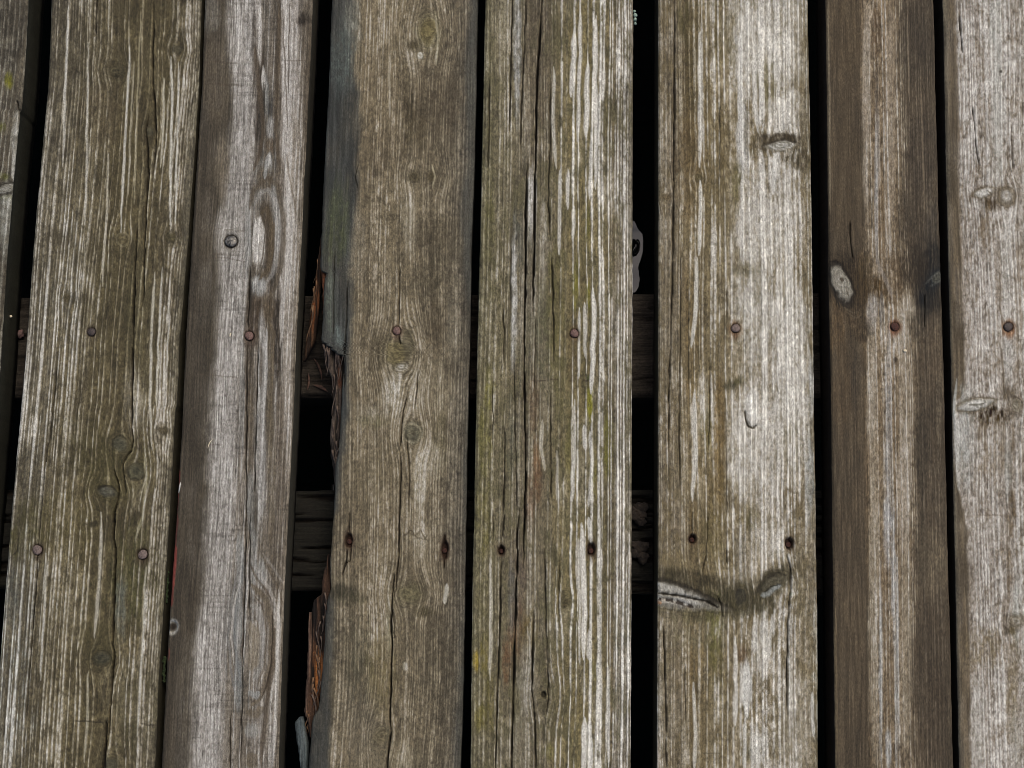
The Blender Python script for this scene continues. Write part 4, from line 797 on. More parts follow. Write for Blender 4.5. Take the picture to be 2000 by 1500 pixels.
# ---- plank 4
p4 = plank('plank', deck, dict(
    left=[(0, 948), (175, 944), (350, 940), (500, 936.6), (675, 932), (850, 928.5), (1000, 926.5), (1175, 922), (1350, 920), (1500, 919)],
    right=[(0, 1237), (500, 1235.5), (1000, 1234), (1500, 1232)],
    spacing=[(0, 9), (0.4, 10), (0.5, 14), (0.75, 14), (0.84, 8), (1, 7)], wander=5, wear=0.37, life=420, relief=0.0012, flat=0.3, wide=1.05, gcol=(94, 87, 62), grey=0.05, dens=0.8,
    stops=st((0, (93, 86, 65), (146, 137, 112), 0.7), (0.12, (102, 93, 71), (172, 160, 134), 0.75), (0.3, (98, 88, 70), (158, 148, 130), 0.6), (0.45, (96, 86, 66), (170, 160, 142), 0.7), (0.55, (112, 100, 70), (206, 196, 176), 0.95), (0.72, (110, 98, 66), (218, 208, 190), 1.0), (0.82, (106, 94, 66), (206, 196, 178), 0.95), (0.9, (100, 88, 68), (206, 196, 182), 1.0), (1, (120, 110, 94), (216, 208, 196), 1.0)),
    knots=[dict(at=(1105, 1178, 6, 10), rot=25, core=(56, 50, 34), core2=(84, 76, 54), halo=(104, 94, 66), hs=0.5, warp=0.7, wa=2.6, wb=4.0), dict(at=(1062, 1357, 11, 12), core=(96, 90, 72), core2=(120, 112, 90), halo=(118, 108, 84), hs=0.5, warp=0.9, wa=2.6, wb=4),
           dict(at=(1062, 1357, 5.5, 7), core=(34, 32, 26), core2=(30, 28, 22), warp=0.0, dz=-0.006), dict(at=(1152, 738, 7, 6), core=(56, 64, 34), core2=(70, 74, 44), warp=0.2)],
    patches=[(1045, 120, 28, 170, (100, 88, 72), 0.65), (1010, 90, 7, 120, (158, 156, 152), 0.65), (985, 60, 18, 80, (168, 156, 132), 0.4), (950, 330, 14, 200, (100, 94, 62), 0.3, {'valley': 1}), (955, 450, 12, 80, (104, 98, 56), 0.35), (946, 860, 14, 70, (108, 102, 50), 0.55), (945, 1020, 14, 60, (112, 104, 48), 0.4), (955, 760, 10, 40, (120, 114, 40), 0.5),
             (1038, 400, 8, 62, (190, 184, 176), 0.8), (1010, 470, 10, 60, (90, 90, 84), 0.5), (1060, 470, 8, 80, (168, 158, 142), 0.5), (1004, 590, 6, 110, (182, 178, 172), 0.7), (1035, 560, 20, 160, (120, 112, 98), 0.4), (1060, 640, 16, 90, (104, 102, 80), 0.4),
             (1085, 600, 16, 120, (108, 100, 58), 0.55), (1125, 560, 5, 50, (124, 118, 40), 0.7), (1149, 580, 4, 30, (120, 114, 40), 0.7), (1152, 790, 6, 30, (130, 124, 36), 0.85), (1186, 870, 9, 60, (116, 110, 44), 0.7, {'valley': 1}), (1148, 440, 5, 40, (112, 106, 44), 0.6), (1160, 930, 8, 50, (112, 106, 42), 0.5), (1115, 880, 14, 60, (112, 104, 52), 0.45, {'valley': 1}), (1090, 740, 16, 60, (108, 100, 62), 0.4),
             (1042, 800, 9, 60, (104, 84, 62), 0.6), (1048, 900, 8, 40, (126, 92, 62), 0.6), (1051, 950, 9, 45, (110, 84, 60), 0.6), (1035, 980, 10, 60, (110, 84, 66), 0.5), (1000, 850, 12, 80, (100, 100, 84), 0.4), (980, 700, 16, 120, (116, 106, 78), 0.35),
             (1012, 1230, 14, 60, (112, 84, 58), 0.6), (990, 1290, 9, 50, (116, 84, 58), 0.65), (1030, 1240, 14, 40, (112, 96, 54), 0.5), (1010, 1120, 16, 70, (106, 90, 80), 0.5), (1000, 1160, 8, 60, (108, 108, 104), 0.4), (1030, 1330, 16, 70, (156, 148, 134), 0.45), (1020, 1440, 18, 70, (142, 134, 118), 0.4),
             (946, 1280, 10, 40, (116, 104, 44), 0.55), (935, 1395, 8, 30, (116, 106, 44), 0.55), (955, 1380, 10, 60, (108, 98, 44), 0.5), (930, 1290, 5, 20, (146, 124, 28), 0.8), (945, 1180, 14, 60, (104, 96, 64), 0.4), (1070, 1180, 12, 40, (92, 88, 58), 0.5), (1075, 1470, 8, 16, (112, 106, 44), 0.6), (1160, 1320, 8, 30, (112, 104, 48), 0.5, {'valley': 1}),
             (1140, 160, 26, 110, (206, 196, 178), 0.35, {'ridge': 1}), (1215, 1300, 20, 180, (214, 210, 204), 0.5, {'ridge': 1}), (1212, 900, 20, 200, (214, 208, 200), 0.4, {'ridge': 1}), (1120, 680, 10, 60, (100, 82, 54), 0.5), (1170, 700, 20, 60, (100, 84, 56), 0.45, {'valley': 1})],
    strokes=[([(1164, 30), (1162, 120), (1163, 240), (1164, 370)], 5, (214, 204, 186), 0.85), ([(1148, 120), (1146, 200), (1144, 270)], 6, (212, 202, 184), 0.8), ([(1122, 60), (1120, 120), (1116, 190)], 6, (208, 198, 178), 0.8), ([(1134, 10), (1132, 140), (1128, 280)], 4, (208, 198, 180), 0.7), ([(1109, 330), (1110, 410)], 4, (206, 196, 178), 0.8), ([(1092, 330), (1092, 500)], 3.4, (200, 190, 170), 0.7), ([(1156, 260), (1152, 390)], 4, (208, 198, 180), 0.7), ([(1122, 400), (1118, 470)], 3.6, (204, 194, 172), 0.7), ([(1082, 130), (1080, 240), (1086, 330)], 4, (196, 186, 164), 0.6),
             ([(1158, 560), (1160, 620), (1158, 700), (1154, 770)], 5.5, (212, 202, 184), 0.85), ([(1141, 590), (1143, 700)], 4, (204, 194, 174), 0.7), ([(1131, 600), (1131, 740)], 3, (206, 196, 178), 0.7), ([(1172, 480), (1172, 620)], 3, (204, 194, 176), 0.6), ([(1140, 830), (1144, 880)], 5, (210, 200, 184), 0.7), ([(1122, 780), (1122, 900), (1118, 980)], 3.4, (204, 194, 174), 0.7), ([(1152, 840), (1156, 900), (1150, 990)], 4, (204, 196, 178), 0.7), ([(1060, 820), (1056, 870), (1064, 920)], 4, (184, 172, 148), 0.6), ([(1088, 880), (1088, 980)], 3, (190, 178, 154), 0.6),
             ([(1136, 1020), (1138, 1090), (1142, 1200), (1140, 1290)], 6.5, (216, 206, 188), 0.85), ([(1150, 1010), (1154, 1060)], 5, (212, 204, 186), 0.7), ([(1152, 1230), (1150, 1290)], 5, (206, 196, 176), 0.7), ([(1143, 1400), (1140, 1512)], 6, (212, 204, 188), 0.85), ([(1152, 1400), (1154, 1512)], 5, (214, 208, 196), 0.8), ([(1128, 1050), (1132, 1180), (1132, 1300)], 3, (206, 196, 176), 0.7), ([(1172, 1000), (1172, 1200), (1170, 1400)], 3, (208, 200, 184), 0.6), ([(957, 1100), (960, 1200), (956, 1330)], 4, (176, 166, 142), 0.7), ([(1188, 1300), (1188, 1500)], 4, (208, 202, 190), 0.6),
             ([(1026, 742), (1060, 743), (1090, 741)], 1.2, (66, 54, 40), 0.7), ([(1138, 742), (1152, 744)], 1.4, (60, 50, 36), 0.7), ([(1020, 1372), (1080, 1373)], 1, (80, 70, 52), 0.5), ([(1232, 1078), (1232, 1112)], 6, (176, 156, 128), 0.9), ([(1030, 1220), (1040, 1330)], 2, (180, 172, 158), 0.3)],
    cracks=[([(1058, -14), (1056, 60), (1051, 120), (1049, 165), (1048, 230), (1046, 320), (1044, 400), (1043, 500), (1040, 610)], 3.4, 0.009), ([(1031, 310), (1027, 400), (1026, 500), (1025, 600), (1024, 700), (1025, 800), (1026, 850), (1027, 900), (1026, 960), (1024, 1040), (1021, 1110)], 3.6, 0.009), ([(985, 1005), (981, 1050)], 2.4), ([(980, 1085), (978, 1130), (976.5, 1200), (973, 1310), (971, 1370), (968, 1512)], 2.8), ([(1014, 990), (1011, 1040), (1010, 1090), (1008, 1160), (1007, 1185), (1007, 1230), (1004.5, 1290), (1002, 1370), (999, 1512)], 3.6, 0.008), ([(1043, 1200), (1041, 1270), (1039, 1350), (1045, 1410), (1047, 1512)], 3.0),
            ([(1064, 1070), (1066, 1200), (1071, 1320), (1071, 1360), (1068, 1400)], 2.2), ([(1001, -14), (999, 80), (997, 170), (995, 262)], 2.6), ([(1027, -14), (1025, 90), (1019, 200), (1017, 300)], 2.2), ([(1076, 160), (1074, 300), (1071, 400), (1074, 470)], 2.0), ([(984, 590), (984, 720)], 2.2), ([(986, 830), (985, 950), (982, 1012)], 2.4), ([(1078, 500), (1081, 620), (1082, 710)], 2.2), ([(963, 740), (962, 900)], 1.8), ([(997, 480), (997, 620)], 1.6), ([(1004, 680), (1006, 840), (1010, 1000)], 1.8), ([(1040, 490), (1041, 620)], 1.8), ([(1075, 760), (1076, 900), (1077, 980)], 1.8), ([(1093, 1090), (1090, 1200), (1092, 1230)], 1.6), ([(963, 1000), (962, 1050)], 1.6), ([(956, 150), (953, 330)], 1.6), ([(1046, 620), (1044, 760)], 1.4)],
    nails=[(1122, 651, 8.2, (96, 76, 52), 0.6, NAIL_RED, 0.0)], holes=[(979, 1075, 7, 11), (1155, 1074, 8.5, 16)]), 4,
    'plank with bold white ridges, yellow green lichen and many dark cracks on its left')

# ---- plank 5
p5 = plank('plank', deck, dict(
    left=[(0, 1286), (500, 1286), (1000, 1285), (1500, 1283)], right=[(0, 1578), (250, 1583), (500, 1587), (750, 1590), (1000, 1594), (1250, 1597), (1500, 1598)],
    side=(58, 54, 38), spacing=[(0, 7), (0.15, 9), (0.3, 12), (0.6, 13), (0.85, 10), (1, 9)], wander=6, wear=0.34, life=400, relief=0.001, flat=0.42, gcol=(104, 91, 66), grime=0.85, grey=0.03, dens=0.8,
    stops=st((0, (112, 100, 82), (168, 156, 138), 0.75), (0.12, (110, 98, 80), (164, 152, 132), 0.7), (0.2, (102, 86, 58), (172, 158, 132), 0.75), (0.38, (122, 108, 80), (202, 190, 168), 0.9), (0.55, (146, 132, 108), (214, 204, 188), 0.95), (0.8, (146, 133, 112), (212, 202, 188), 0.95), (0.94, (128, 115, 94), (200, 190, 174), 0.9), (1, (104, 94, 76), (176, 168, 152), 0.7)),
    knots=[dict(at=(1526, 284, 33, 11), rot=-4, spindle=1, core=(172, 168, 158), core2=(104, 100, 92), rings=2.2, rim=(54, 46, 34), rs=0.9, rimdir=270, rimw=0.35, halo=(92, 80, 58), hs=0.7, hw=0.8, warp=0.35, wa=1.3, wb=2.2),
           dict(at=(1290, 1157, 122, 25), rot=14, spindle=1, core=(160, 156, 150), core2=(122, 116, 108), rings=1.2, rim=(44, 38, 28), rs=0.95, rimdir=280, rimw=0.28, halo=(92, 84, 60), hs=0.55, hw=0.5, warp=0.2, wa=1.2, wb=2.0, dz=0.0015),
           dict(at=(1508, 1140, 34, 17), rot=-32, spindle=1, core=(88, 84, 74), core2=(66, 62, 50), rings=1.5, rim=(48, 42, 30), rs=0.7, rimdir=250, rimw=0.3, halo=(82, 74, 52), hs=0.7, hw=0.6, warp=0.3, wa=1.6, wb=2.2),
           dict(at=(1447, 1166, 13, 17), core=(50, 48, 42), core2=(66, 62, 52), rings=1, halo=(80, 72, 50), hs=0.8, hw=1.0, warp=0.6),
           dict(at=(1366, 347, 7, 6), core=(98, 90, 66), core2=(62, 54, 38), halo=(88, 78, 52), hs=0.6, warp=0.7), dict(at=(1322, 333, 5, 5), core=(76, 64, 46), warp=0.4), dict(at=(1302, 385, 9, 7), core=(92, 80, 60), core2=(70, 60, 44), warp=0.5)],
    patches=[(1352, 110, 16, 130, (92, 80, 52), 0.6, {'valley': 1}), (1335, 40, 12, 40, (82, 74, 44), 0.6), (1420, 80, 26, 50, (92, 82, 48), 0.5, {'valley': 1}), (1345, 320, 26, 110, (100, 82, 52), 0.6), (1395, 330, 28, 130, (110, 94, 62), 0.5, {'valley': 1}), (1440, 60, 12, 60, (96, 88, 54), 0.45, {'valley': 1}),
             (1470, 70, 40, 90, (206, 196, 178), 0.5), (1530, 100, 36, 110, (186, 176, 156), 0.4), (1500, 160, 20, 50, (110, 102, 60), 0.5, {'valley': 1}), (1450, 270, 9, 70, (186, 184, 180), 0.7), (1540, 220, 36, 40, (200, 190, 172), 0.4), (1556, 308, 30, 26, (80, 70, 50), 0.85, {'noise': 0.6, 'nu': 4, 'nv': 6}), (1524, 268, 44, 9, (62, 52, 37), 0.9, {'noise': 0.4}), (1490, 280, 20, 14, (84, 71, 50), 0.7), (1462, 262, 14, 30, (98, 84, 54), 0.55), (1570, 250, 12, 50, (98, 86, 64), 0.6),
             (1478, 440, 36, 90, (206, 196, 180), 0.45), (1530, 450, 36, 110, (188, 176, 156), 0.35), (1440, 360, 12, 40, (100, 92, 54), 0.55), (1400, 440, 30, 80, (112, 100, 72), 0.35, {'valley': 1}), (1460, 528, 26, 14, (92, 84, 56), 0.65), (1480, 560, 10, 30, (88, 80, 54), 0.5), (1480, 620, 40, 100, (198, 190, 174), 0.4), (1540, 620, 30, 90, (186, 176, 156), 0.3), (1310, 620, 16, 200, (118, 106, 86), 0.4),
             (1440, 746, 24, 10, (84, 78, 50), 0.8, {'rot': -20, 'noise': 0.9}), (1422, 756, 14, 6, (72, 68, 52), 0.6), (1405, 860, 13, 130, (112, 92, 58), 0.85, {'soft': 0.3, 'noise': 0.3}), (1380, 830, 14, 60, (120, 110, 66), 0.5, {'valley': 1}), (1372, 780, 10, 60, (206, 196, 176), 0.4), (1480, 860, 50, 110, (204, 194, 178), 0.45), (1550, 760, 32, 140, (206, 196, 180), 0.45), (1545, 870, 16, 60, (110, 102, 78), 0.5, {'valley': 1}), (1470, 800, 12, 30, (204, 198, 188), 0.8), (1400, 980, 18, 80, (112, 94, 58), 0.6), (1330, 900, 18, 100, (126, 114, 92), 0.35),
             (1580, 940, 8, 80, (168, 172, 172), 0.5), (1585, 760, 5, 60, (168, 170, 170), 0.5), (1465, 1010, 16, 22, (94, 86, 52), 0.6), (1390, 1050, 20, 60, (110, 98, 64), 0.5), (1350, 1100, 50, 30, (128, 114, 86), 0.35), (1500, 1060, 30, 40, (198, 186, 164), 0.35), (1445, 1080, 10, 50, (112, 106, 96), 0.5),
             (1425, 1175, 50, 34, (74, 68, 46), 0.85, {'noise': 0.5}), (1475, 1180, 44, 22, (72, 66, 44), 0.75, {'noise': 0.5}), (1350, 1128, 80, 14, (70, 62, 42), 0.85, {'rot': 10, 'noise': 0.5}), (1520, 1125, 36, 16, (66, 60, 42), 0.75, {'rot': -30, 'noise': 0.5}), (1360, 1205, 50, 12, (96, 88, 62), 0.7), (1485, 1150, 40, 26, (80, 72, 50), 0.5), (1560, 1140, 24, 80, (106, 96, 74), 0.55), (1560, 1240, 26, 70, (122, 110, 86), 0.4), (1395, 1240, 14, 70, (98, 94, 48), 0.65), (1340, 1240, 40, 30, (122, 114, 90), 0.4),
             (1458, 1340, 9, 56, (200, 198, 190), 0.9, {'soft': 0.25, 'noise': 0.4}), (1450, 1280, 12, 20, (110, 86, 62), 0.6), (1490, 1270, 14, 60, (196, 188, 172), 0.5), (1400, 1330, 16, 60, (112, 100, 64), 0.5, {'valley': 1}), (1460, 1460, 12, 30, (84, 78, 52), 0.7), (1480, 1460, 14, 40, (206, 200, 188), 0.5), (1550, 1420, 34, 90, (186, 176, 158), 0.35), (1380, 1420, 30, 70, (120, 106, 80), 0.35), (1305, 1350, 16, 130, (112, 102, 82), 0.45), (1520, 1400, 16, 50, (104, 94, 72), 0.5, {'valley': 1})],
    strokes=[([(1367, 60), (1368, 200), (1367, 330)], 5, (204, 194, 174), 0.75), ([(1368, 350), (1368, 420), (1365, 500)], 4.6, (202, 192, 172), 0.8), ([(1446, 60), (1446, 200), (1450, 300)], 5.5, (204, 198, 188), 0.75), ([(1474, 100), (1474, 190), (1480, 260)], 5, (208, 200, 184), 0.75), ([(1460, 0), (1462, 70)], 5, (210, 202, 188), 0.7), ([(1525, 190), (1526, 260)], 5, (206, 196, 176), 0.7), ([(1450, 330), (1450, 420), (1446, 500)], 4, (206, 196, 178), 0.7), ([(1515, 300), (1512, 330), (1510, 380)], 5, (210, 204, 192), 0.8), ([(1362, 500), (1360, 600), (1350, 680)], 4.6, (204, 194, 172), 0.75), ([(1356, 760), (1358, 870), (1352, 980)], 5, (204, 194, 172), 0.75),
             ([(1455, 800), (1456, 818), (1461, 832), (1470, 836), (1478, 830)], 2.2, (50, 42, 30), 0.95, {'dz': -0.002, 'taper': 10}), ([(1418, 770), (1419, 900), (1420, 1010)], 1.5, (60, 48, 30), 0.75), ([(1436, 1240), (1437, 1300), (1437, 1420)], 4, (206, 198, 182), 0.75), ([(1474, 1200), (1474, 1280)], 4, (202, 194, 176), 0.7), ([(1355, 1330), (1358, 1440), (1356, 1510)], 4.4, (200, 190, 170), 0.65), ([(1508, 1200), (1502, 1290)], 4, (204, 196, 180), 0.6), ([(1586, 1350), (1588, 1440)], 3.6, (206, 198, 184), 0.6), ([(1456, 1400), (1454, 1512)], 4, (210, 204, 190), 0.6),
             ([(1286, 1158), (1330, 1164), (1380, 1174), (1405, 1188)], 2.4, (40, 34, 26), 0.95, {'dz': -0.003, 'taper': 12}), ([(1286, 1170), (1310, 1172), (1335, 1180), (1355, 1186)], 4.6, (48, 36, 28), 0.9, {'dz': -0.002, 'taper': 14}), ([(1292, 1172), (1300, 1173)], 6, (166, 154, 140), 0.95, {'taper': 30}), ([(1314, 1172), (1320, 1173)], 5.5, (168, 160, 148), 0.95, {'taper': 30}), ([(1336, 1178), (1344, 1180)], 5, (160, 152, 142), 0.95, {'taper': 30}), ([(1284, 1176), (1292, 1178)], 4, (150, 110, 80), 0.8, {'taper': 30}),
             ([(1486, 1164), (1500, 1160), (1514, 1148), (1526, 1142)], 5, (132, 134, 132), 0.85, {'taper': 10}), ([(1492, 1158), (1506, 1146), (1526, 1140)], 1.8, (40, 36, 28), 0.9), ([(1545, 1158), (1547, 1164)], 4, (140, 150, 124), 0.7), ([(1500, 1130), (1520, 1118), (1536, 1124)], 2, (46, 40, 28), 0.8), ([(1284, 1440), (1286, 1512)], 3, (196, 160, 116), 0.8), ([(1345, 300), (1355, 292), (1370, 298)], 1.2, (64, 56, 40), 0.6), ([(1430, 514), (1450, 526), (1470, 530)], 1.4, (60, 54, 40), 0.3), ([(1370, 1470), (1410, 1471)], 1.2, (84, 76, 60), 0.6)],
    cracks=[([(1317, -14), (1317, 200), (1315, 400), (1314, 500), (1311, 620), (1308, 720), (1307, 800), (1306, 900)], 2.4), ([(1330, 500), (1328, 700), (1327, 850), (1328, 960)], 1.7), ([(1406, 200), (1405, 350)], 1.6), ([(1420, 560), (1420, 620)], 1.6), ([(1345, 560), (1344, 760)], 1.3), ([(1535, 1080), (1545, 1115), (1543, 1170), (1539, 1230), (1537, 1330), (1538, 1400)], 2.4), ([(1296, 1220), (1299, 1320), (1301, 1420), (1302, 1512)], 2.4), ([(1384, 1000), (1380, 1080), (1372, 1120)], 1.6), ([(1338, 1300), (1338, 1420)], 1.6), ([(1402, 1164), (1409, 1182), (1411, 1204)], 1.7), ([(1420, 1030), (1419, 1100)], 1.4), ([(1352, 1000), (1353, 1040)], 2), ([(1386, 700), (1384, 880)], 1.4)],
    nails=[(1437, 641, 8.4, (112, 76, 48), 0.75, NAIL_GREY, 0.0004)], holes=[(1353, 1053, 8, 10), (1542, 1062, 9, 13)]), 5,
    'warm pale plank with a large grey knot reaching its left edge low down')

# ---- plank 6
p6 = plank('plank', deck, dict(
    left=[(0, 1613), (250, 1616), (500, 1618), (750, 1623), (1000, 1626), (1250, 1629), (1500, 1632)], right=[(0, 1824), (250, 1830), (500, 1837), (750, 1845), (1000, 1850), (1250, 1857), (1500, 1863)],
    side=(48, 40, 31), spacing=[(0, 5), (0.3, 6), (0.4, 12), (0.6, 12), (0.7, 8), (1, 6)], wander=4, wear=0.33, life=260, relief=0.0006, flat=0.25, dash=0.45, bu=40, bv=200, dx=1.4, pn=0.5, ps=0.4, pc=0.35, du=3.2, dv=13, grime=0.5, gcol=(92, 77, 59),
    stops=st((0, (96, 80, 60), (118, 100, 78), 0.5), (0.3, (92, 77, 58), (116, 98, 78), 0.5), (0.4, (134, 118, 98), (186, 172, 154), 0.8), (0.55, (126, 108, 86), (176, 164, 150), 0.8), (0.7, (112, 98, 80), (178, 164, 144), 0.8), (0.82, (84, 72, 58), (150, 134, 114), 0.75), (1, (80, 69, 56), (142, 128, 108), 0.7)),
    knots=[dict(at=(1643, 554, 19, 41), rot=-22, core=(148, 142, 132), core2=(120, 114, 104), rings=2.0, ra=0.7, rim=(34, 28, 21), rs=0.85, rimw=0.16, halo=(64, 53, 39), hs=0.9, hw=0.6, warp=0.6, wa=1.6, wb=1.9, dz=0.001),
           dict(at=(1832, 542, 14, 9), rot=-40, core=(92, 92, 88), core2=(50, 52, 52), rings=2, halo=(38, 42, 44), hs=0.7, hw=1.2, warp=0.5), dict(at=(1749, 702, 5, 5), core=(48, 40, 32), warp=0.3)],
    bands=[dict(edge=[(-900, 1668), (0, 1678), (200, 1684), (400, 1692), (480, 1692), (530, 1640), (590, 1620), (640, 1660), (680, 1688), (800, 1690), (1000, 1692), (1200, 1697), (1500, 1698), (2300, 1710)], side='L', col=(80, 69, 55), st=0.92, soft=5, wob=3, fine=4.5),
           dict(edge=[(-900, 1745), (0, 1755), (200, 1757), (400, 1768), (600, 1800), (700, 1792), (800, 1786), (1000, 1790), (1100, 1786), (1300, 1784), (1500, 1784), (2300, 1800)], side='R', col=(74, 64, 52), st=0.66, soft=12, wob=10, fine=3.0)],
    patches=[(1650, 60, 30, 90, (98, 82, 60), 0.35), (1650, 330, 26, 150, (96, 81, 61), 0.35), (1664, 555, 34, 58, (62, 51, 37), 0.85, {'noise': 0.4}), (1711, 60, 8, 70, (104, 84, 62), 0.75), (1712, 340, 4, 170, (150, 146, 144), 0.75), (1712, 170, 7, 60, (100, 84, 66), 0.6), (1706, 250, 10, 120, (112, 92, 68), 0.4), (1722, 420, 10, 90, (120, 98, 72), 0.45), (1692, 200, 8, 180, (168, 156, 142), 0.4), (1738, 250, 12, 240, (156, 142, 126), 0.4),
             (1790, 90, 30, 80, (74, 66, 56), 0.5), (1800, 300, 30, 90, (78, 68, 58), 0.5), (1780, 440, 30, 60, (80, 70, 58), 0.5), (1820, 450, 14, 60, (66, 62, 58), 0.5),
             (1706, 568, 32, 30, (98, 78, 50), 0.9, {'nu': 4, 'nv': 5, 'noise': 0.6}), (1745, 545, 26, 50, (104, 86, 64), 0.7, {'nu': 5, 'nv': 8}), (1680, 560, 18, 40, (82, 66, 44), 0.7), (1690, 520, 16, 20, (92, 76, 52), 0.6),
             (1812, 560, 24, 52, (36, 40, 43), 0.95, {'noise': 0.35, 'tex': 0.4, 'rot': 16, 'soft': 0.6}), (1818, 505, 26, 34, (50, 48, 45), 0.8, {'soft': 0.7}), (1825, 585, 18, 26, (58, 54, 48), 0.7), (1790, 630, 22, 30, (80, 72, 60), 0.6), (1785, 525, 26, 44, (70, 59, 46), 0.75),
             (1703, 610, 12, 34, (150, 142, 136), 0.75, {'soft': 0.3}), (1722, 612, 5, 30, (112, 108, 106), 0.7), (1770, 600, 16, 26, (158, 144, 126), 0.7), (1760, 660, 14, 40, (166, 152, 134), 0.6), (1680, 640, 24, 30, (76, 64, 48), 0.7), (1634, 640, 14, 50, (104, 82, 55), 0.5), (1645, 760, 18, 80, (98, 80, 58), 0.4), (1672, 740, 10, 60, (76, 68, 58), 0.5),
             (1735, 850, 7, 180, (146, 142, 140), 0.6), (1718, 820, 7, 160, (124, 104, 80), 0.5), (1702, 760, 10, 110, (166, 154, 138), 0.45), (1768, 800, 14, 160, (164, 150, 132), 0.45), (1765, 960, 14, 120, (166, 152, 136), 0.45), (1800, 880, 14, 90, (76, 68, 56), 0.55), (1825, 700, 12, 70, (112, 96, 78), 0.4), (1732, 1040, 7, 60, (154, 152, 154), 0.75), (1725, 1130, 9, 110, (116, 96, 72), 0.6), (1745, 1120, 5, 110, (150, 150, 152), 0.55), (1720, 1300, 4, 160, (148, 148, 148), 0.6), (1735, 1350, 9, 150, (112, 92, 68), 0.55), (1752, 1300, 4, 180, (150, 148, 146), 0.6), (1706, 1150, 9, 300, (164, 152, 134), 0.45), (1770, 1250, 12, 200, (158, 146, 128), 0.4), (1820, 1100, 30, 60, (126, 112, 92), 0.4), (1815, 1330, 34, 130, (82, 70, 56), 0.5), (1735, 1460, 6, 40, (156, 156, 156), 0.6), (1800, 1080, 14, 60, (82, 72, 58), 0.5)],
    strokes=[([(1617, 0), (1620, 200), (1621, 420)], 2.6, (138, 124, 104), 0.5), ([(1631, 1180), (1633, 1300), (1634, 1500)], 2.6, (132, 114, 90), 0.5), ([(1648, 600), (1668, 612), (1680, 606)], 2, (120, 108, 90), 0.25), ([(1655, 610), (1672, 622), (1686, 612)], 1.6, (112, 100, 84), 0.25), ([(1640, 543), (1646, 550)], 4, (64, 54, 42), 0.9, {'taper': 20}), ([(1650, 560), (1658, 580)], 1.4, (100, 92, 80), 0.8), ([(1628, 560), (1634, 585), (1642, 600)], 2, (40, 34, 26), 0.8), ([(1620, 512), (1632, 510), (1644, 520)], 2.4, (30, 25, 18), 0.8),
             ([(1712, 500), (1722, 530), (1736, 560), (1742, 580)], 4.5, (128, 118, 110), 0.65), ([(1806, 556), (1822, 540), (1836, 528)], 2, (100, 98, 93), 0.4), ([(1815, 560), (1830, 552), (1840, 546)], 2, (92, 91, 87), 0.4), ([(1772, 30), (1776, 200)], 2, (132, 118, 100), 0.4), ([(1800, 180), (1806, 420)], 2, (140, 124, 104), 0.4)],
    cracks=[([(1660, 430), (1662, 480), (1666, 508)], 1.6), ([(1806, 575), (1806, 640)], 1.4)],
    nails=[(1748, 638, 8.0, (112, 66, 42), 0.8, NAIL_DEEP, 0.0002)]), 6,
    'narrow dark brown plank with pale middle and an oval pale knot')

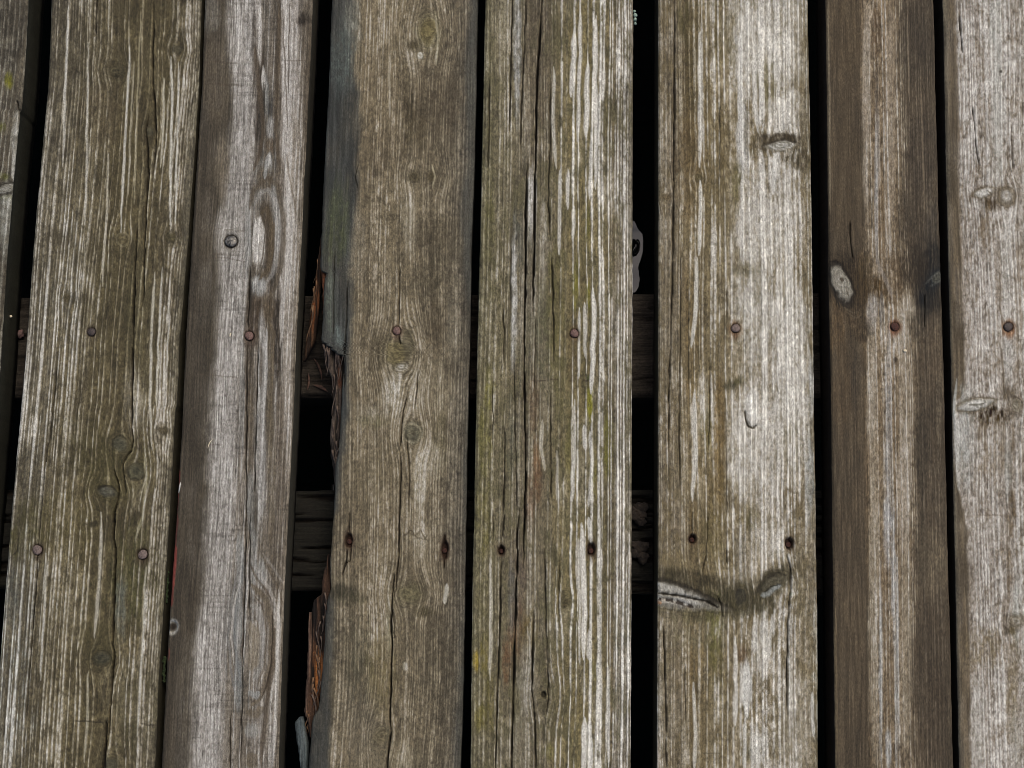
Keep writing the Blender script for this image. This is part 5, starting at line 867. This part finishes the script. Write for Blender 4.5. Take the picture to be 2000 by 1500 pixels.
# ---- plank 7, cut by the right border
p7 = plank('plank', deck, dict(
    left=[(0, 1842), (250, 1847), (500, 1853), (750, 1859), (1000, 1864), (1250, 1869), (1500, 1874)], right=[(0, 2136), (750, 2166), (1500, 2192)],
    vis=(0, 0.58), side=(46, 40, 31), spacing=[(0, 5), (0.2, 7), (1, 8)], wander=6, wear=0.30, life=240, relief=0.0008, flat=0.35, dash=0.4, bu=30, bv=80, dx=1.4, du=3.0, dv=12, grime=0.3, gcol=(118, 103, 84),
    stops=st((0, (138, 127, 116), (172, 162, 153), 0.6), (0.2, (152, 140, 130), (198, 188, 180), 0.8), (0.5, (150, 138, 126), (200, 191, 182), 0.85), (1, (140, 128, 114), (188, 178, 166), 0.8)), silver=0.0,
    knots=[dict(at=(1922, 376, 22, 10), rot=-14, spindle=1, core=(188, 182, 173), core2=(150, 142, 130), st=0.95, rings=1.4, rim=(84, 72, 55), rs=0.6, rimw=0.25, rimdir=215, halo=(96, 82, 62), hs=0.85, hw=0.5, warp=0.35), dict(at=(1966, 384, 15, 17), rot=-20, core=(168, 160, 150), core2=(122, 112, 98), rings=1.3, rim=(98, 86, 68), rs=0.45, rimw=0.18, halo=(98, 84, 64), hs=0.8, hw=0.45, warp=0.8),
           dict(at=(1905, 790, 38, 12), rot=-12, spindle=1, core=(190, 186, 178), core2=(150, 144, 134), st=0.95, rings=1.6, rim=(92, 80, 62), rs=0.6, rimw=0.22, halo=(98, 86, 68), hs=0.7, hw=0.4, warp=0.3, wa=1.3, dz=0.001), dict(at=(1985, 792, 11, 13), core=(138, 130, 116), core2=(92, 82, 66), rings=1.8, halo=(84, 70, 50), hs=0.7, hw=0.6, warp=0.7), dict(at=(1985, 1213, 13, 10), rot=20, core=(150, 142, 128), core2=(112, 100, 84), rings=1.3, halo=(84, 72, 52), hs=0.6, hw=0.5, warp=0.7), dict(at=(1955, 140, 3.2, 3.2), core=(58, 50, 42), warp=0.3)],
    bands=[dict(edge=[(-900, 1842), (0, 1866), (200, 1871), (400, 1874), (560, 1880), (770, 1886), (785, 1864), (880, 1860), (950, 1872), (1040, 1889), (1100, 1891), (1300, 1894), (1500, 1897), (2300, 1920)], side='L', col=(92, 80, 64), st=1.0, soft=4, wob=3, fine=4),
           dict(edge=[(0, 1852), (500, 1857), (1500, 1880)], side='L', col=(124, 116, 102), st=0.3, soft=4, wob=2, fine=4)],
    patches=[(1885, 860, 16, 80, (158, 158, 154), 0.7), (1938, 812, 34, 20, (78, 65, 46), 0.97, {'noise': 0.55, 'nu': 4, 'nv': 5}), (1920, 840, 14, 22, (96, 82, 62), 0.6), (1968, 766, 16, 14, (96, 82, 62), 0.7), (1934, 398, 16, 13, (84, 70, 52), 0.92, {'noise': 0.5, 'nu': 4, 'nv': 5}), (1926, 450, 12, 46, (112, 96, 76), 0.6), (1965, 520, 9, 90, (176, 170, 160), 0.5), (1968, 680, 10, 60, (174, 170, 164), 0.5), (1950, 230, 10, 120, (176, 174, 166), 0.55), (1945, 60, 12, 70, (172, 172, 164), 0.5), (1915, 120, 12, 40, (124, 108, 88), 0.5), (1970, 920, 7, 70, (164, 162, 156), 0.7), (1978, 880, 6, 60, (112, 94, 72), 0.5), (1975, 1000, 9, 60, (104, 86, 62), 0.75), (1940, 880, 26, 60, (128, 112, 90), 0.4), (1985, 1190, 8, 60, (168, 168, 160), 0.6), (1972, 1120, 6, 60, (112, 94, 70), 0.6), (1976, 1228, 14, 10, (84, 72, 50), 0.8), (1925, 1265, 34, 40, (118, 104, 80), 0.65, {'nu': 5, 'nv': 8}), (1978, 1320, 10, 90, (124, 110, 84), 0.5), (1975, 1400, 14, 60, (126, 112, 88), 0.5), (1930, 1030, 40, 20, (170, 158, 144), 0.4), (1990, 600, 8, 120, (140, 124, 106), 0.5), (1950, 640, 8, 100, (122, 106, 86), 0.4), (1985, 1450, 14, 60, (178, 172, 160), 0.4), (1910, 1430, 14, 80, (176, 170, 160), 0.4)],
    strokes=[([(1880, 1008), (1940, 1006), (2000, 1010)], 1.6, (104, 92, 76), 0.6), ([(1890, 790), (1910, 792), (1925, 786)], 2, (70, 60, 46), 0.85), ([(1925, 372), (1936, 378), (1926, 384)], 1.8, (70, 58, 44), 0.8), ([(1869, 740), (1864, 800), (1868, 900)], 3, (176, 176, 172), 0.5), ([(1950, 520), (1954, 600), (1960, 660)], 2, (80, 66, 48), 0.7), ([(1956, 680), (1960, 760)], 2.4, (78, 64, 46), 0.7)],
    cracks=[([(1899, 205), (1904, 250), (1908, 290), (1912, 326)], 2.6, 0.003), ([(1873, 30), (1876, 60), (1880, 105)], 2.6, 0.003), ([(1975, 240), (1978, 330)], 1.8, 0.003)],
    nails=[(1970, 638, 9, (140, 96, 58), 0.85, NAIL_DARK, -0.0006)]), 7,
    'pale mauve grey plank with dark left strip and spindle knots at the right border')

# ---- neighbours outside the picture, plainer
for k, (a, b, c_, d) in enumerate([(-570, -270, -760, -415), (-905, -600, -1130, -795), (2165, 2460, 2222, 2540), (2490, 2785, 2570, 2890)]):
    plank('plank', deck, dict(left=[(0, a), (1500, c_)], right=[(0, b), (1500, d)], spacing=[(0, 9), (1, 11)],
        stops=st((0, (92, 82, 64), (168, 156, 138), 0.8), (1, (96, 86, 70), (176, 166, 150), 0.8)),
        nails=[((a + b) / 2 - 70, 648, 8.5, (84, 64, 48), 0.6, NAIL_GREY, 0.0004)]), 40 + k, None, dense=False)

# ------------------------------------------------------------------ small growths and loose things
def blob(name, parent, x, y, z, r, mat, seed, sq=(1, 1, 0.6), n=14, m=10, amp=0.5):
    rg = np.random.default_rng(seed)
    th = np.linspace(0, 2 * math.pi, n, endpoint=False); ph = np.linspace(0.02, math.pi - 0.02, m)
    T, Ph = np.meshgrid(th, ph)
    rr = 1 + amp * (fbm(np.cos(T) * np.sin(Ph) * 2.2 + 5 + seed, np.sin(T) * np.sin(Ph) * 2.2 + np.cos(Ph) * 1.7 + 5, seed % 60, 3) - 0.5) * 2
    P = np.stack([rr * np.sin(Ph) * np.cos(T) * sq[0], rr * np.sin(Ph) * np.sin(T) * sq[1], rr * np.cos(Ph) * sq[2]], -1) * r
    me = grid_mesh(name, P[::-1][::-1].copy(), wrap=True)
    o = link(name, me, parent, mat)
    wx, wy = place(x, y, z); o.location = (float(wx), float(wy), z)
    return o

def clump(name, parent, pts, z, r, mat, seed):
    """several lobes grown together as one mesh"""
    rg = np.random.default_rng(seed); me = bpy.data.meshes.new(name); V = []; F = []
    x0, y0 = place(pts[0][0], pts[0][1], z)
    for (x, y, k) in pts:
        wx, wy = place(x, y, z)
        n, m = 9, 6
        for i in range(m):
            ph = 0.05 + (math.pi - 0.1) * i / (m - 1)
            for j in range(n):
                t = 2 * math.pi * j / n; q = r * k * rg.uniform(0.65, 1.25)
                V.append((wx - x0 + q * math.sin(ph) * math.cos(t), wy - y0 + q * math.sin(ph) * math.sin(t), q * math.cos(ph) * 0.8))
        b = len(V) - n * m
        for i in range(m - 1):
            for j in range(n):
                F.append((b + i * n + j, b + (i + 1) * n + j, b + (i + 1) * n + (j + 1) % n, b + i * n + (j + 1) % n))
    me.from_pydata(V, [], F); me.update()
    for p in me.polygons: p.use_smooth = True
    o = link(name, me, parent, mat); o.location = (float(x0), float(y0), z)
    return o
p1 = [o for o in deck.children if o.get('label', '').startswith('olive')][0]
rg = np.random.default_rng(3)
for ya, yb in ((1115, 1178), (1285, 1330)):
    clump('moss', p1, [(327 - 0.036 * (y - 1120) + rg.uniform(-1.5, 1.5), y, rg.uniform(0.6, 1.2)) for y in np.arange(ya, yb, 3.2)], -0.012, 0.0018, MOSS, 4)
clump('lichen', p4, [(1239, 22, 1.0), (1241, 30, 1.3), (1240, 38, 1.3), (1241, 46, 1.0)], -0.004, 0.0016, LICHEN, 5)

tag(clump('dirt_clump', None, [(1243 + rg.uniform(-8, 22), 1004 + rg.uniform(-16, 16), rg.uniform(0.6, 1.3)) for _ in range(16)], -THICK + 0.003, 0.0042, DIRT, 6), 'crumbly brown dirt on the rotten joist in the wide gap, upper clump', 'dirt', 'dirt on the rotten joist')
tag(clump('dirt_clump', None, [(1244 + rg.uniform(-8, 18), 1078 + rg.uniform(-18, 18), rg.uniform(0.6, 1.3)) for _ in range(18)], -THICK + 0.003, 0.0042, DIRT, 7), 'crumbly brown dirt on the rotten joist in the wide gap, lower clump', 'dirt', 'dirt on the rotten joist')

def sliver(name, x0, y0, x1, y1, w, z, mat, label, cat, group=None, thick=0.0012):
    n = 9
    t = np.linspace(0, 1, n); ax, ay = place(x0, y0, z); bx, by = place(x1, y1, z)
    L = math.hypot(bx - ax, by - ay); ux, uy = (bx - ax) / L, (by - ay) / L
    prof = w * MPP * np.clip(np.sin(math.pi * (0.06 + 0.88 * t)), 0.12, 1); k = 8
    th = np.linspace(0, 2 * math.pi, k, endpoint=False)
    P = np.zeros((n, k, 3)); bend = 0.08 * L * np.sin(math.pi * t)
    for i in range(n):
        cx = (bx - ax) * (t[i] - 0.5) - uy * bend[i]; cy = (by - ay) * (t[i] - 0.5) + ux * bend[i]
        P[i, :, 0] = cx - uy * np.cos(th) * prof[i]; P[i, :, 1] = cy + ux * np.cos(th) * prof[i]; P[i, :, 2] = np.sin(th) * thick * 0.5
    o = link(name, grid_mesh(name, P, wrap=True, caps=True), None, mat)
    o.location = (float((ax + bx) / 2), float((ay + by) / 2), z + thick * 0.45)
    return tag(o, label, cat, group)
ZJ = -THICK + 0.001
sliver('wood_chip', 613, 700, 629, 742, 2.6, ZJ, CHIP, 'long thin reddish wood chip on the joist beside the upper break', 'wood chip', 'wood chips on the joist')
sliver('wood_chip', 612, 752, 640, 765, 3.6, ZJ, CHIP, 'short pale pinkish wood chip on the joist edge below the upper break', 'wood chip', 'wood chips on the joist')
sliver('wood_chip', 602, 728, 600, 762, 2.6, ZJ, CHIP, 'upright orange wood chip on the joist next to the mauve plank', 'wood chip', 'wood chips on the joist')
sliver('pine_needle', 406, 876, 415, 858, 1.0, 0.0008, STRAW, 'thin dry pine needle on the brown stained side of the mauve plank', 'pine needle')
sliver('seed', 449, 659, 452, 650, 1.4, 0.0008, STRAW, 'tiny white seed on the mauve plank beside its lower nail', 'seed')
tag(blob('seed', None, 1768, 685, 0.001, 0.0017, STRAW, 21, (1, 0.8, 0.6)), 'tiny white round seed below the nail of the narrow dark plank', 'seed')
tag(blob('pebble', None, 40, 652, ZJ + 0.001, 0.0042, PEBBLE, 22, (0.8, 1.1, 0.6)), 'small pink stone on the joist in the leftmost gap', 'stone')
tag(blob('pebble', None, 21, 618, -0.02, 0.0016, STRAW, 23, (1, 0.8, 0.6)), 'tiny white crumb stuck to the side of the leftmost plank', 'crumb')
